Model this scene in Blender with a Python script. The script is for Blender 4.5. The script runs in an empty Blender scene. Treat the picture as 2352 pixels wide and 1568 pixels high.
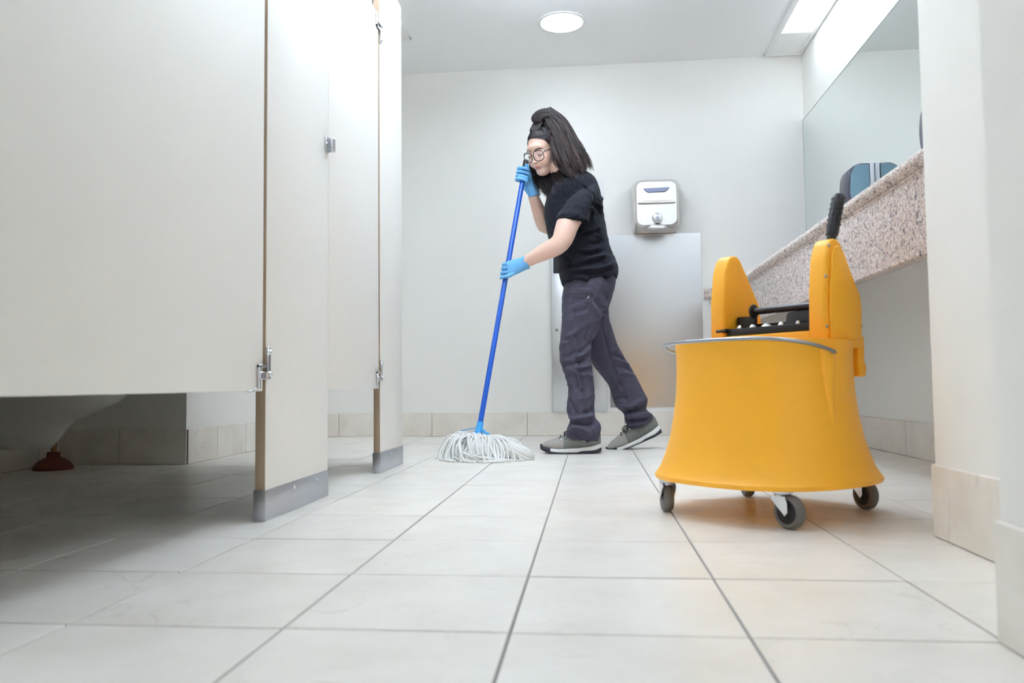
import bpy, bmesh, math, random
import numpy as np
from mathutils import Vector, Matrix, noise
from mathutils.bvhtree import BVHTree

random.seed(7); np.random.seed(7)
scene = bpy.context.scene
col = scene.collection

# ------------------------------------------------------------------ camera
F_PX, PITCH, YAW, ROLL, CAM_H = 1835.94, 0.0542895, -0.0975752, -0.0107586, 0.323777
_cy, _sy, _cp, _sp = math.cos(YAW), math.sin(YAW), math.cos(PITCH), math.sin(PITCH)
_f = np.array([_sy*_cp, _cy*_cp, _sp]); _r = np.array([_cy, -_sy, 0.0]); _u = np.cross(_r, _f)
_c, _s = math.cos(ROLL), math.sin(ROLL)
CR, CU, CF = _c*_r + _s*_u, -_s*_r + _c*_u, _f
CAM = np.array([0, 0, CAM_H])
cam_data = bpy.data.cameras.new('camera'); cam = bpy.data.objects.new('camera', cam_data); col.objects.link(cam)
cam.matrix_world = Matrix(((CR[0], CU[0], -CF[0], 0), (CR[1], CU[1], -CF[1], 0), (CR[2], CU[2], -CF[2], CAM_H), (0, 0, 0, 1)))
cam_data.sensor_width = 36.0; cam_data.lens = F_PX/2352*36.0; cam_data.clip_start = 0.02
cam_data.dof.use_dof = True; cam_data.dof.focus_distance = 3.85; cam_data.dof.aperture_fstop = 5.0
scene.camera = cam

# ------------------------------------------------------------------ world, exposure
w = bpy.data.worlds.new('world'); scene.world = w; w.use_nodes = True
w.node_tree.nodes['Background'].inputs[0].default_value = (0.8, 0.85, 0.9, 1)
w.node_tree.nodes['Background'].inputs[1].default_value = 0.3
vs = scene.view_settings
vs.view_transform = 'Standard'; vs.look = 'None'; vs.gamma = 1.0; vs.use_curve_mapping = False; vs.exposure = 0.66
cy_ = scene.cycles; cy_.max_bounces = 8; cy_.diffuse_bounces = 7; cy_.glossy_bounces = 3; cy_.adaptive_threshold = 0.04; cy_.transmission_bounces = 3; cy_.transparent_max_bounces = 6; cy_.caustics_reflective = False
cy_.use_light_tree = False
STRIP_E, DOWN_E, FILL_DOWN_E, FILL_ENTRY_E, FILL_UP_E = 5.0, 20.0, 6.5, 2.4, 52.0     # emission of the vanity strip, the round lamps and the added, unseen fill lamps
LAMP_COL = (0.755, 0.868, 1.0)

# ------------------------------------------------------------------ measurements of the place (metres)
YB, XR, ZC = 5.09, 1.355, 2.38          # back wall, right wall, ceiling
XS = -0.79                              # face of the stall fronts
TILE, TX0, TY0 = 0.3075, -0.1105, 1.060 # floor tile pitch and joint origin
Y_FRONT = -1.6

def ray(px, py):
    return CR*((px-1176)/F_PX) - CU*((py-784)/F_PX) + CF
def S(px, py, Y):
    d = ray(px, py); return CAM + d*(Y/d[1])

# ------------------------------------------------------------------ materials
def lin(c):
    return tuple(((v/255)/12.92 if v/255 <= 0.04045 else (((v/255)+0.055)/1.055)**2.4) for v in c)
class NT:
    def __init__(s, name):
        s.m = bpy.data.materials.new(name); s.m.use_nodes = True; s.t = s.m.node_tree
        s.p = s.t.nodes['Principled BSDF']
    def n(s, typ, **kw):
        nd = s.t.nodes.new(typ)
        for k, v in kw.items():
            if k in nd.inputs: nd.inputs[k].default_value = v
            else: setattr(nd, k, v)
        return nd
    def l(s, a, b): s.t.links.new(a, b)
    def ramp(s, fac, stops):
        r = s.n('ShaderNodeValToRGB'); e = r.color_ramp.elements
        while len(e) < len(stops): e.new(0.5)
        for q, (pos, c) in zip(e, stops): q.position = pos; q.color = (*c, 1) if len(c) == 3 else c
        s.l(fac, r.inputs[0]); return r.outputs[0]
    def mix(s, fac, a, b, blend='MIX'):
        m = s.n('ShaderNodeMix', data_type='RGBA', blend_type=blend)
        for sock, v in ((m.inputs[0], fac), (m.inputs[6], a), (m.inputs[7], b)):
            if hasattr(v, 'is_linked'): s.l(v, sock)
            else: sock.default_value = v if isinstance(v, (int, float)) else (*v[:3], 1)
        return m.outputs[2]
    def bump(s, h, strength, dist=0.002):
        b = s.n('ShaderNodeBump'); b.inputs['Strength'].default_value = strength; b.inputs['Distance'].default_value = dist
        s.l(h, b.inputs['Height']); s.l(b.outputs[0], s.p.inputs['Normal'])
def coords(t, scale=(1, 1, 1), rand=False):
    tc = t.n('ShaderNodeTexCoord'); mp = t.n('ShaderNodeMapping'); mp.inputs['Scale'].default_value = scale
    t.l(tc.outputs['Object'], mp.inputs['Vector'])
    if rand:
        oi = t.n('ShaderNodeObjectInfo'); mu = t.n('ShaderNodeVectorMath', operation='SCALE'); mu.inputs[0].default_value = (37.0, 53.0, 11.0)
        t.l(oi.outputs['Random'], mu.inputs['Scale']); t.l(mu.outputs[0], mp.inputs['Location'])
    return mp.outputs[0]
def plain(name, c, rough=0.5, metal=0.0, bump=0.0, bscale=60, var=0.0, coat=0.0, spec=0.5):
    t = NT(name); c = lin(c); t.p.inputs['Base Color'].default_value = (*c, 1)
    t.p.inputs['Roughness'].default_value = rough; t.p.inputs['Metallic'].default_value = metal
    t.p.inputs['Specular IOR Level'].default_value = spec
    if coat: t.p.inputs['Coat Weight'].default_value = coat; t.p.inputs['Coat Roughness'].default_value = 0.15
    v = coords(t)
    nz = t.n('ShaderNodeTexNoise', Scale=bscale, Detail=4.0); t.l(v, nz.inputs['Vector'])
    if var:
        t.l(t.mix(nz.outputs[0], tuple(x*(1-var) for x in c), tuple(min(1, x*(1+var)) for x in c)), t.p.inputs['Base Color'])
    if bump: t.bump(nz.outputs[0], bump)
    return t.m
def emit(name, c, e):
    t = NT(name); t.p.inputs['Base Color'].default_value = (0.9, 0.9, 0.9, 1)
    t.p.inputs['Emission Color'].default_value = (*c, 1); t.p.inputs['Emission Strength'].default_value = e
    t.p.inputs['Roughness'].default_value = 0.5
    return t.m
def tile_mat(name, light, mid, vein, rough, vamt):
    t = NT(name); v = coords(t, rand=True)
    n1 = t.n('ShaderNodeTexNoise', Scale=5.0, Detail=7.0, Roughness=0.62); t.l(v, n1.inputs['Vector'])
    c = t.ramp(n1.outputs[0], [(0.32, lin(mid)), (0.62, lin(light))])
    wp = t.n('ShaderNodeTexNoise', Scale=7.0, Detail=5.0, Distortion=1.2); t.l(v, wp.inputs['Vector'])
    k = t.n('ShaderNodeMath', operation='SUBTRACT'); t.l(wp.outputs[0], k.inputs[0]); k.inputs[1].default_value = 0.5
    ab = t.n('ShaderNodeMath', operation='ABSOLUTE'); t.l(k.outputs[0], ab.inputs[0])
    ve = t.ramp(ab.outputs[0], [(0.0, (1, 1, 1)), (0.014, (0, 0, 0))])
    gate = t.n('ShaderNodeTexNoise', Scale=4.0, Detail=2.0); t.l(v, gate.inputs['Vector'])
    gv = t.ramp(gate.outputs[0], [(0.54, (0, 0, 0)), (0.70, (1, 1, 1))])
    m = t.n('ShaderNodeMath', operation='MULTIPLY'); t.l(ve, m.inputs[0]); t.l(gv, m.inputs[1])
    m2 = t.n('ShaderNodeMath', operation='MULTIPLY'); t.l(m.outputs[0], m2.inputs[0]); m2.inputs[1].default_value = vamt
    t.l(t.mix(m2.outputs[0], c, lin(vein)), t.p.inputs['Base Color'])
    t.p.inputs['Roughness'].default_value = rough
    hb = t.n('ShaderNodeTexNoise', Scale=14.0, Detail=6.0); t.l(v, hb.inputs['Vector'])
    sm = t.n('ShaderNodeMath', operation='SUBTRACT'); t.l(hb.outputs[0], sm.inputs[0]); t.l(m2.outputs[0], sm.inputs[1])
    t.bump(sm.outputs[0], 0.35, 0.003)
    return t.m
def granite_mat():
    t = NT('granite'); v = coords(t)
    n1 = t.n('ShaderNodeTexNoise', Scale=120.0, Detail=3.0, Roughness=0.6); t.l(v, n1.inputs['Vector'])
    c = t.ramp(n1.outputs[0], [(0.38, lin((208, 186, 174))), (0.5, lin((224, 206, 196))), (0.62, lin((238, 230, 225)))])
    v1 = t.n('ShaderNodeTexNoise', Scale=175.0, Detail=2.5, Roughness=0.55, Distortion=0.6); t.l(v, v1.inputs['Vector'])
    d = t.ramp(v1.outputs[0], [(0.53, (0, 0, 0)), (0.60, (1, 1, 1))])
    v2 = t.n('ShaderNodeTexNoise', Scale=60.0, Detail=3.0); t.l(v, v2.inputs['Vector'])
    d2 = t.ramp(v2.outputs[0], [(0.62, (0, 0, 0)), (0.69, (1, 1, 1))])
    c = t.mix(d, c, lin((108, 100, 104))); c = t.mix(d2, c, lin((94, 90, 97)))
    t.l(c, t.p.inputs['Base Color']); t.p.inputs['Roughness'].default_value = 0.22
    return t.m
def brushed(name, c, rough, scale=(4, 4, 400), aniso=0.0):
    t = NT(name); v = coords(t, scale)
    nz = t.n('ShaderNodeTexNoise', Scale=2.0, Detail=3.0); t.l(v, nz.inputs['Vector'])
    cc = lin(c); t.l(t.mix(nz.outputs[0], tuple(x*0.93 for x in cc), tuple(min(1, x*1.05) for x in cc)), t.p.inputs['Base Color'])
    t.p.inputs['Metallic'].default_value = 1.0; t.p.inputs['Roughness'].default_value = rough
    t.bump(nz.outputs[0], 0.06, 0.001)
    return t.m
def skin_mat():
    t = NT('skin'); a = t.n('ShaderNodeAttribute'); a.attribute_name = 'tint'
    t.l(a.outputs['Color'], t.p.inputs['Base Color']); t.p.inputs['Roughness'].default_value = 0.5
    t.p.inputs['Subsurface Weight'].default_value = 0.12; t.p.inputs['Subsurface Radius'].default_value = (0.01, 0.004, 0.002)
    return t.m
def cloth_mat(name, c, scale, rough=0.85, var=0.12):
    t = NT(name); v = coords(t); cc = lin(c)
    nz = t.n('ShaderNodeTexNoise', Scale=scale, Detail=5.0); t.l(v, nz.inputs['Vector'])
    t.l(t.mix(nz.outputs[0], tuple(x*(1-var) for x in cc), tuple(x*(1+var) for x in cc)), t.p.inputs['Base Color'])
    t.p.inputs['Roughness'].default_value = rough; t.p.inputs['Sheen Weight'].default_value = 0.04
    t.p.inputs['Specular IOR Level'].default_value = 0.25
    fine = t.n('ShaderNodeTexNoise', Scale=26.0, Detail=6.0, Roughness=0.6); t.l(v, fine.inputs['Vector'])
    t.bump(fine.outputs[0], 0.6, 0.008)
    return t.m
def hair_mat():
    t = NT('hair'); a = t.n('ShaderNodeAttribute'); a.attribute_name = 'tint'
    t.l(a.outputs['Color'], t.p.inputs['Base Color']); t.p.inputs['Roughness'].default_value = 0.46
    t.p.inputs['Specular IOR Level'].default_value = 0.34
    return t.m
def glass_mat(name, c, alpha):
    t = NT(name); t.p.inputs['Base Color'].default_value = (*lin(c), 1); t.p.inputs['Alpha'].default_value = alpha
    t.p.inputs['Roughness'].default_value = 0.03
    return t.m

M = dict(
    wall=plain('wall_paint', (247, 245, 240), 0.75, bump=0.05, bscale=180),
    ceil=plain('ceiling_paint', (249, 249, 249), 0.9, bump=0.04, bscale=150),
    taupe=plain('taupe_paint', (226, 220, 212), 0.8),
    grout=plain('grout', (152, 148, 146), 0.95, bump=0.2, bscale=300, var=0.12),
    tile=tile_mat('floor_tile', (246, 242, 235), (236, 230, 221), (198, 186, 173), 0.33, 0.5),
    base=tile_mat('base_tile', (244, 238, 230), (230, 222, 211), (190, 177, 164), 0.45, 0.7),
    panel=plain('stall_laminate', (239, 236, 230), 0.42, bump=0.015, bscale=220, spec=0.5),
    edge=plain('tan_edge', (172, 150, 126), 0.4, var=0.06, bscale=20),
    steel=brushed('brushed_steel', (226, 228, 231), 0.25),
    steelv=brushed('shoe_steel', (198, 199, 205), 0.36, (3, 3, 120)),
    nozzle=brushed('nozzle_steel', (214, 212, 212), 0.46),
    dryer=brushed('dryer_steel', (222, 219, 216), 0.30, (60, 4, 4)),
    chrome=plain('chrome', (222, 224, 228), 0.2, 1.0, bump=0.03, bscale=80),
    dark=plain('dark_slot', (38, 40, 46), 0.6, var=0.1),
    granite=granite_mat(),
    mirror=plain('mirror_silver', (234, 241, 239), 0.01, 1.0),
    porcelain=plain('porcelain', (236, 234, 230), 0.15, var=0.02, bscale=6),
    rubber=plain('red_rubber', (118, 54, 38), 0.6, bump=0.05, var=0.1, bscale=40),
    wood=plain('wood', (170, 128, 84), 0.55, var=0.15, bscale=30),
    yellow=plain('yellow_plastic', (255, 184, 44), 0.42, bump=0.03, bscale=350, var=0.02),
    black=plain('black_plastic', (26, 26, 30), 0.35, bump=0.05, bscale=150, var=0.1),
    tread=plain('grey_rubber', (112, 108, 104), 0.6, bump=0.06, bscale=120, var=0.08),
    wire=plain('zinc_wire', (168, 172, 180), 0.28, 1.0, bump=0.05, bscale=120),
    blue=plain('blue_pole', (4, 84, 192), 0.3, coat=0.4, var=0.05, bscale=15),
    lblue=plain('light_blue_plastic', (62, 168, 236), 0.4, var=0.04, bscale=30),
    yarn=plain('cotton_yarn', (250, 250, 247), 0.95, bump=0.6, bscale=420, var=0.06),
    glove=plain('nitrile', (112, 182, 234), 0.42, bump=0.35, bscale=75, var=0.06),
    skin=skin_mat(), hair=hair_mat(),
    shirt=cloth_mat('navy_cotton', (20, 23, 34), 130),
    pants=cloth_mat('charcoal_twill', (72, 70, 86), 160, var=0.14),
    seam=cloth_mat('twill_seam', (60, 58, 72), 200),
    upper=plain('grey_suede', (164, 160, 154), 0.85, bump=0.35, bscale=140, var=0.16),
    upper2=plain('dark_suede', (122, 124, 120), 0.85, bump=0.4, bscale=90, var=0.28),
    mid=plain('white_foam', (238, 238, 236), 0.6, bump=0.03),
    sole=plain('dark_outsole', (46, 47, 58), 0.6, bump=0.08),
    lace=plain('lace', (62, 60, 62), 0.8, var=0.3, bscale=200),
    frame=plain('glasses_frame', (38, 26, 32), 0.25),
    lens=glass_mat('lens', (236, 232, 246), 0.12),
    brow=plain('brow_hair', (52, 36, 36), 0.8),
    lip=plain('lip', (196, 122, 112), 0.5),
    strip=emit('strip_diffuser', LAMP_COL, STRIP_E),
    down=emit('downlight_lens', LAMP_COL, DOWN_E), fill_l=emit('fill_lens', LAMP_COL, FILL_DOWN_E), fill_e=emit('entry_fill_lens', LAMP_COL, FILL_ENTRY_E), up=emit('fill_up_lens', LAMP_COL, FILL_UP_E),  # all but the downlight glow for the added, unseen lamps
    glass_edge=plain('glass_edge', (128, 146, 142), 0.2),
    white=plain('white_enamel', (240, 240, 238), 0.4, var=0.01),
    teal=plain('teal_smoke_plastic', (116, 150, 166), 0.22, var=0.05, bscale=20),
    gdark=plain('charcoal_plastic', (62, 62, 76), 0.3, var=0.08, bscale=30),
    lgrey=plain('pale_plastic', (222, 226, 232), 0.3),
    doorwood=plain('door_wood', (132, 96, 66), 0.5, var=0.15, bscale=12),
)

# ------------------------------------------------------------------ mesh helpers (all in world space unless a matrix is given)
WM = {}
def tag(o, label=None, cat=None, group=None, kind=None):
    if label: o['label'] = label
    if cat: o['category'] = cat
    if group: o['group'] = group
    if kind: o['kind'] = kind
    return o
def empty(name, loc, label=None, cat=None, group=None, rz=0.0):
    o = bpy.data.objects.new(name, None); col.objects.link(o); o.empty_display_size = 0.05
    o.location = loc; o.rotation_euler = (0, 0, rz)
    WM[o.name] = Matrix.Translation(loc) @ Matrix.Rotation(rz, 4, 'Z')
    return tag(o, label, cat, group)
def build(name, VF, mat, parent=None, smooth=40, origin=None, tint=None):
    V, Fc = VF; V = np.asarray(V, float)
    o_name = name
    if parent is not None: Mi = WM[parent.name].inverted()
    else:
        if origin is None:
            lo, hi = V.min(0), V.max(0); origin = ((lo[0]+hi[0])/2, (lo[1]+hi[1])/2, lo[2])
        Mi = Matrix.Translation(-Vector(origin))
    A = np.array(Mi); L = V @ A[:3, :3].T + A[:3, 3]
    me = bpy.data.meshes.new(name); me.from_pydata(L.tolist(), [], [tuple(int(i) for i in f) for f in Fc]); me.validate(); me.update()
    me.materials.append(mat)
    if tint is not None:
        at = me.color_attributes.new('tint', 'FLOAT_COLOR', 'POINT')
        buf = np.ones((len(V), 4), np.float32); buf[:, :3] = tint; at.data.foreach_set('color', buf.ravel())
    if smooth:
        me.polygons.foreach_set('use_smooth', [True]*len(me.polygons))
        if smooth < 180: me.set_sharp_from_angle(angle=math.radians(smooth))
    o = bpy.data.objects.new(name, me); col.objects.link(o)
    if parent is not None:
        o.parent = parent; WM[o.name] = WM[parent.name].copy()
    else:
        o.location = origin; WM[o.name] = Matrix.Translation(Vector(origin))
    return o
def join(*parts):
    V, Fc, n = [], [], 0
    for v, f in parts:
        v = np.asarray(v, float); V.append(v); Fc += [tuple(i+n for i in q) for q in f]; n += len(v)
    return np.concatenate(V), Fc
def xf(VF, Mx):
    A = np.array(Mx); V = np.asarray(VF[0], float); return V @ A[:3, :3].T + A[:3, 3], VF[1]
def bm_out(bm):
    bmesh.ops.recalc_face_normals(bm, faces=bm.faces)
    bm.verts.index_update(); V = np.array([v.co[:] for v in bm.verts]); Fc = [tuple(v.index for v in f.verts) for f in bm.faces]
    bm.free(); return V, Fc
def bm_in(VF):
    bm = bmesh.new(); vs_ = [bm.verts.new(tuple(v)) for v in VF[0]]
    for f in VF[1]:
        try: bm.faces.new([vs_[i] for i in f])
        except ValueError: pass
    return bm
def bevel(VF, b, seg=2, ang=30):
    bm = bm_in(VF); bmesh.ops.recalc_face_normals(bm, faces=bm.faces)
    ed = [e for e in bm.edges if len(e.link_faces) == 2 and e.calc_face_angle(0) > math.radians(ang)]
    bmesh.ops.bevel(bm, geom=ed, offset=b, segments=seg, affect='EDGES', profile=0.5, clamp_overlap=True)
    return bm_out(bm)
def box(x0, x1, y0, y1, z0, z1, b=0.0, seg=2):
    V = [(x, y, z) for x in (x0, x1) for y in (y0, y1) for z in (z0, z1)]
    Fc = [(0, 1, 3, 2), (4, 6, 7, 5), (0, 4, 5, 1), (2, 3, 7, 6), (0, 2, 6, 4), (1, 5, 7, 3)]
    return bevel((V, Fc), b, seg) if b else (np.array(V, float), Fc)
def prism(poly, h0, h1, ax=0, b=0.0, seg=2):
    """2-D polygon extruded along axis ax; the polygon's coordinates are the other two axes in order"""
    n = len(poly); V = []
    for h in (h0, h1):
        for p in poly: q = list(p); q.insert(ax, h); V.append(q)
    Fc = [tuple(range(n))[::-1], tuple(range(n, 2*n))] + [(i, (i+1) % n, n+(i+1) % n, n+i) for i in range(n)]
    bm = bm_in((V, Fc)); bmesh.ops.recalc_face_normals(bm, faces=bm.faces); VF = bm_out(bm)
    return bevel(VF, b, seg) if b else VF
def tube(pts, r, n=8, closed=False, flat=1.0):
    P = [np.array(p, float) for p in pts]; m = len(P); rr = r if hasattr(r, '__len__') else [r]*m
    V, Fc = [], []; up = None
    for i, p in enumerate(P):
        t = (P[(i+1) % m]-P[i-1]) if closed else (P[min(i+1, m-1)]-P[max(i-1, 0)])
        t = t/(np.linalg.norm(t)+1e-12)
        if up is None:
            a = np.array([0, 0, 1.0]) if abs(t[2]) < 0.9 else np.array([1.0, 0, 0]); up = a
        x = np.cross(up, t); x /= (np.linalg.norm(x)+1e-12); y = np.cross(t, x); up = y
        for k in range(n):
            th = 2*math.pi*k/n; V.append(p + rr[i]*(math.cos(th)*x + flat*math.sin(th)*y))
    segs = m if closed else m-1
    for i in range(segs):
        a, b2 = i*n, ((i+1) % m)*n
        for k in range(n): Fc.append((a+k, a+(k+1) % n, b2+(k+1) % n, b2+k))
    if not closed: Fc.append(tuple(range(n))[::-1]); Fc.append(tuple(range((m-1)*n, m*n)))
    return np.array(V), Fc
def lathe(prof, n=24, Mx=None):
    V, Fc = [], []
    for r, z in prof:
        for k in range(n): th = 2*math.pi*k/n; V.append((r*math.cos(th), r*math.sin(th), z))
    m = len(prof)
    for i in range(m-1):
        for k in range(n): Fc.append((i*n+k, i*n+(k+1) % n, (i+1)*n+(k+1) % n, (i+1)*n+k))
    Fc.append(tuple(range(n))[::-1]); Fc.append(tuple(range((m-1)*n, m*n)))
    VF = (np.array(V), Fc); return xf(VF, Mx) if Mx is not None else VF
def frame_z(p, d):
    """matrix placing local z along d at p"""
    return Matrix.Translation(Vector(p)) @ Vector(d).to_track_quat('Z', 'Y').to_matrix().to_4x4()
def rings_loft(rings, n=24, cap=True):
    """rings: list of arrays (n,3)"""
    V = np.concatenate(rings); m = len(rings); Fc = []
    for i in range(m-1):
        for k in range(n): Fc.append((i*n+k, i*n+(k+1) % n, (i+1)*n+(k+1) % n, (i+1)*n+k))
    if cap: Fc.append(tuple(range(n))[::-1]); Fc.append(tuple(range((m-1)*n, m*n)))
    return V, Fc
def ell(c, a, b2, n=24, p=2.0):
    c, a, b2 = map(lambda q: np.array(q, float), (c, a, b2)); out = []
    for k in range(n):
        th = 2*math.pi*k/n; cx, sx = math.cos(th), math.sin(th)
        out.append(c + a*math.copysign(abs(cx)**(2/p), cx) + b2*math.copysign(abs(sx)**(2/p), sx))
    return np.array(out)
def spline(pts, m):
    """Catmull-Rom resample of rows to m rows"""
    P = np.array(pts, float); n = len(P); out = []
    for t in np.linspace(0, n-1, m):
        i = min(int(t), n-2); u = t-i
        p0, p1, p2, p3 = P[max(i-1, 0)], P[i], P[i+1], P[min(i+2, n-1)]
        out.append(0.5*((2*p1)+(-p0+p2)*u+(2*p0-5*p1+4*p2-p3)*u*u+(-p0+3*p1-3*p2+p3)*u**3))
    return np.array(out)
def ellipsoid(c, r, nu=20, nv=12, R=None):
    V, Fc = [], []
    for j in range(nv+1):
        ph = math.pi*j/nv - math.pi/2
        rad = max(math.cos(ph), 1e-3)
        for i in range(nu):
            th = 2*math.pi*i/nu; V.append((r[0]*rad*math.cos(th), r[1]*rad*math.sin(th), r[2]*math.sin(ph)))
    for j in range(nv):
        for i in range(nu): Fc.append((j*nu+i, j*nu+(i+1) % nu, (j+1)*nu+(i+1) % nu, (j+1)*nu+i))
    Fc.append(tuple(range(nu))[::-1]); Fc.append(tuple(range(nv*nu, (nv+1)*nu)))
    V = np.array(V)
    if R is not None: V = V @ np.array(R).T
    return V+np.array(c, float), Fc
def out_normals(VF):
    bm = bm_in(VF); bmesh.ops.recalc_face_normals(bm, faces=bm.faces); return bm_out(bm)
def remesh(parts, voxel, iters=4, fac=0.5):
    V, Fc = join(*[out_normals(p) for p in parts])
    me = bpy.data.meshes.new('tmp'); me.from_pydata(V.tolist(), [], Fc); me.update()
    ob = bpy.data.objects.new('tmp', me); col.objects.link(ob)
    md = ob.modifiers.new('r', 'REMESH'); md.mode = 'VOXEL'; md.voxel_size = voxel
    dg = bpy.context.evaluated_depsgraph_get(); dg.update()
    m2 = bpy.data.meshes.new_from_object(ob.evaluated_get(dg))
    bpy.data.objects.remove(ob); bpy.data.meshes.remove(me)
    n = len(m2.vertices); V = np.empty(n*3); m2.vertices.foreach_get('co', V); V = V.reshape(-1, 3)
    Fc = [tuple(p.vertices) for p in m2.polygons]; E = np.empty(len(m2.edges)*2, int); m2.edges.foreach_get('vertices', E); E = E.reshape(-1, 2)
    bpy.data.meshes.remove(m2)
    V = relax(V, E, iters, fac)
    return V, Fc, E
def relax(V, E, iters, fac=0.5):
    n = len(V); deg = np.bincount(E.ravel(), minlength=n).astype(float)[:, None]; deg[deg == 0] = 1
    for k in range(iters):
        A = np.zeros_like(V)
        for d in range(3):
            A[:, d] = np.bincount(E[:, 0], V[E[:, 1], d], n)+np.bincount(E[:, 1], V[E[:, 0], d], n)
        V = V+fac*(A/deg-V)
    return V
def normals(V, Fc):
    Q = np.array([f if len(f) == 4 else (f[0], f[1], f[2], f[2]) for f in Fc])
    fn = np.cross(V[Q[:, 2]]-V[Q[:, 0]], V[Q[:, 3]]-V[Q[:, 1]])
    N = np.zeros_like(V)
    for k in range(4):
        for d in range(3): N[:, d] += np.bincount(Q[:, k], fn[:, d], len(V))
    return N/(np.linalg.norm(N, axis=1)[:, None]+1e-12)
def bvh(V, Fc): return BVHTree.FromPolygons([tuple(v) for v in V], Fc)
def hit(tree, px, py, lift=0.0):
    d = ray(px, py); d = d/np.linalg.norm(d)
    loc, nor, i, dist = tree.ray_cast(Vector(CAM), Vector(d))
    if loc is None: return None, None
    nor = np.array(nor); nor = nor if nor @ d < 0 else -nor
    return np.array(loc)+nor*lift, nor
def drape(tree, pts, lift=0.0, m=None):
    P = spline(pts, m or max(6, 4*len(pts))); out = []
    for x, y in P:
        h, _ = hit(tree, x, y, lift)
        if h is not None: out.append(h)
    return out
def fold(V, N, curve, h, wd):
    """push the surface along its normals in a ridge (h>0) or valley along a curve lying on it"""
    if len(curve) < 2: return np.zeros(len(V))
    Cc = np.array(curve); best = np.full(len(V), 1e9); tt = np.zeros(len(V)); lo, hi = Cc.min(0)-4*wd, Cc.max(0)+4*wd
    sel = np.where(((V > lo) & (V < hi)).all(1))[0]; Vs = V[sel]; b2 = np.full(len(sel), 1e9); ts = np.zeros(len(sel)); m = len(Cc)-1
    for i in range(m):
        a, d = Cc[i], Cc[i+1]-Cc[i]; L = d @ d+1e-12
        t = np.clip((Vs-a) @ d/L, 0, 1); q = ((Vs-a-t[:, None]*d)**2).sum(1); k = q < b2; b2[k] = q[k]; ts[k] = (i+t[k])/m
    out = np.zeros(len(V)); taper = np.clip(np.minimum(ts, 1-ts)*5, 0.12, 1)
    out[sel] = h*np.exp(-b2/(wd*wd))*taper
    return out

# ================================================================== THE SETTING
def wall(name, x0, x1, y0, y1, z0=-0.01, z1=ZC+0.02, mat='wall', label=None):
    return tag(build(name, box(x0, x1, y0, y1, z0, z1), M[mat], smooth=0), label, None, None, 'structure')
wall('wall_back', -1.73, XR, YB, YB+0.1, label='pale painted wall at the far end of the washroom')
wall('wall_right', XR, XR+0.1, 1.762, YB+0.1, label='pale painted wall behind the vanity and mirror')
wall('wall_pier', 0.715, XR+0.1, 1.06, 1.762, label='cream wall end that closes the vanity recess')
wall('wall_entry_right', 0.505, XR+0.1, Y_FRONT, 1.06, label='nearest grey-white wall at the right picture edge')
wall('wall_left', -2.41, -2.31, 0.93, 3.29, label='wall behind the toilet inside the stall')
wall('wall_chase', -2.41, -1.73, 3.29, YB+0.1, label='boxed-out wall seen under the stall door')
wall('wall_shield_left', -2.41, XS, Y_FRONT, 0.93, label='added wall before the first stall, shielding it from light')  # unseen wall added to keep stray light out of the stalls
wall('wall_front', -2.41, XR+0.1, Y_FRONT-0.1, Y_FRONT, mat='taupe', label='wall behind the viewer')
tag(build('ceiling', box(-2.41, XR+0.1, Y_FRONT-0.1, YB+0.1, ZC, ZC+0.08), M['ceil'], smooth=0), 'flat white ceiling', None, None, 'structure')

tag(build('stall_shade_box', box(-2.31, XS-0.03, 0.93, 3.33, 1.775, ZC), M['ceil'], smooth=0), 'box added over the toilet stalls to keep them dark', None, None, 'structure')  # added box that cuts off light from above the stalls

# floor: grout bed and one object per tile
floor = tag(build('floor', box(-2.41, XR+0.1, Y_FRONT-0.1, YB+0.1, -0.06, -0.0025), M['grout'], smooth=0, origin=(0, 0, -0.06)),
            'pale stone-look square tile floor with grey joints', None, None, 'structure')
_tm = {}
def tile_obj(name, parent, mat, x0, x1, y0, y1, z0, z1, bev, axis='z'):
    key = (name, round(x1-x0, 3), round(y1-y0, 3), round(z1-z0, 3))
    if key not in _tm:
        hx, hy, hz = (x1-x0)/2, (y1-y0)/2, (z1-z0)/2
        VF = box(-hx, hx, -hy, hy, -hz, hz, bev, 1)
        me = bpy.data.meshes.new(name); me.from_pydata(np.asarray(VF[0]).tolist(), [], VF[1]); me.materials.append(mat); me.update(); _tm[key] = me
    o = bpy.data.objects.new(name, _tm[key]); col.objects.link(o); o.parent = parent
    o.location = Vector(((x0+x1)/2, (y0+y1)/2, (z0+z1)/2))-WM[parent.name].translation
    return o
G = 0.0022
for i in range(-8, 6):
    for j in range(-9, 14):
        x0, x1 = TX0+i*TILE+G, TX0+(i+1)*TILE-G; y0, y1 = TY0+j*TILE+G, TY0+(j+1)*TILE-G
        x0, x1, y0, y1 = max(x0, -2.31), min(x1, XR), max(y0, Y_FRONT), min(y1, YB)
        if x1-x0 < 0.02 or y1-y0 < 0.02: continue
        cx, cy = (x0+x1)/2, (y0+y1)/2
        if (y1 < 0.93 and x1 < XS) or (x1 < -1.73 and y0 > 3.29) or (y1 < 1.06 and x0 > 0.505) or (x0 > 0.715 and 1.06 < y0 and y1 < 1.76): continue
        t = tile_obj('floor_tile', floor, M['tile'], x0, x1, y0, y1, -0.009, 0.0, 0.0007)
        t.location.z += random.uniform(-0.0005, 0.0005)

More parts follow.
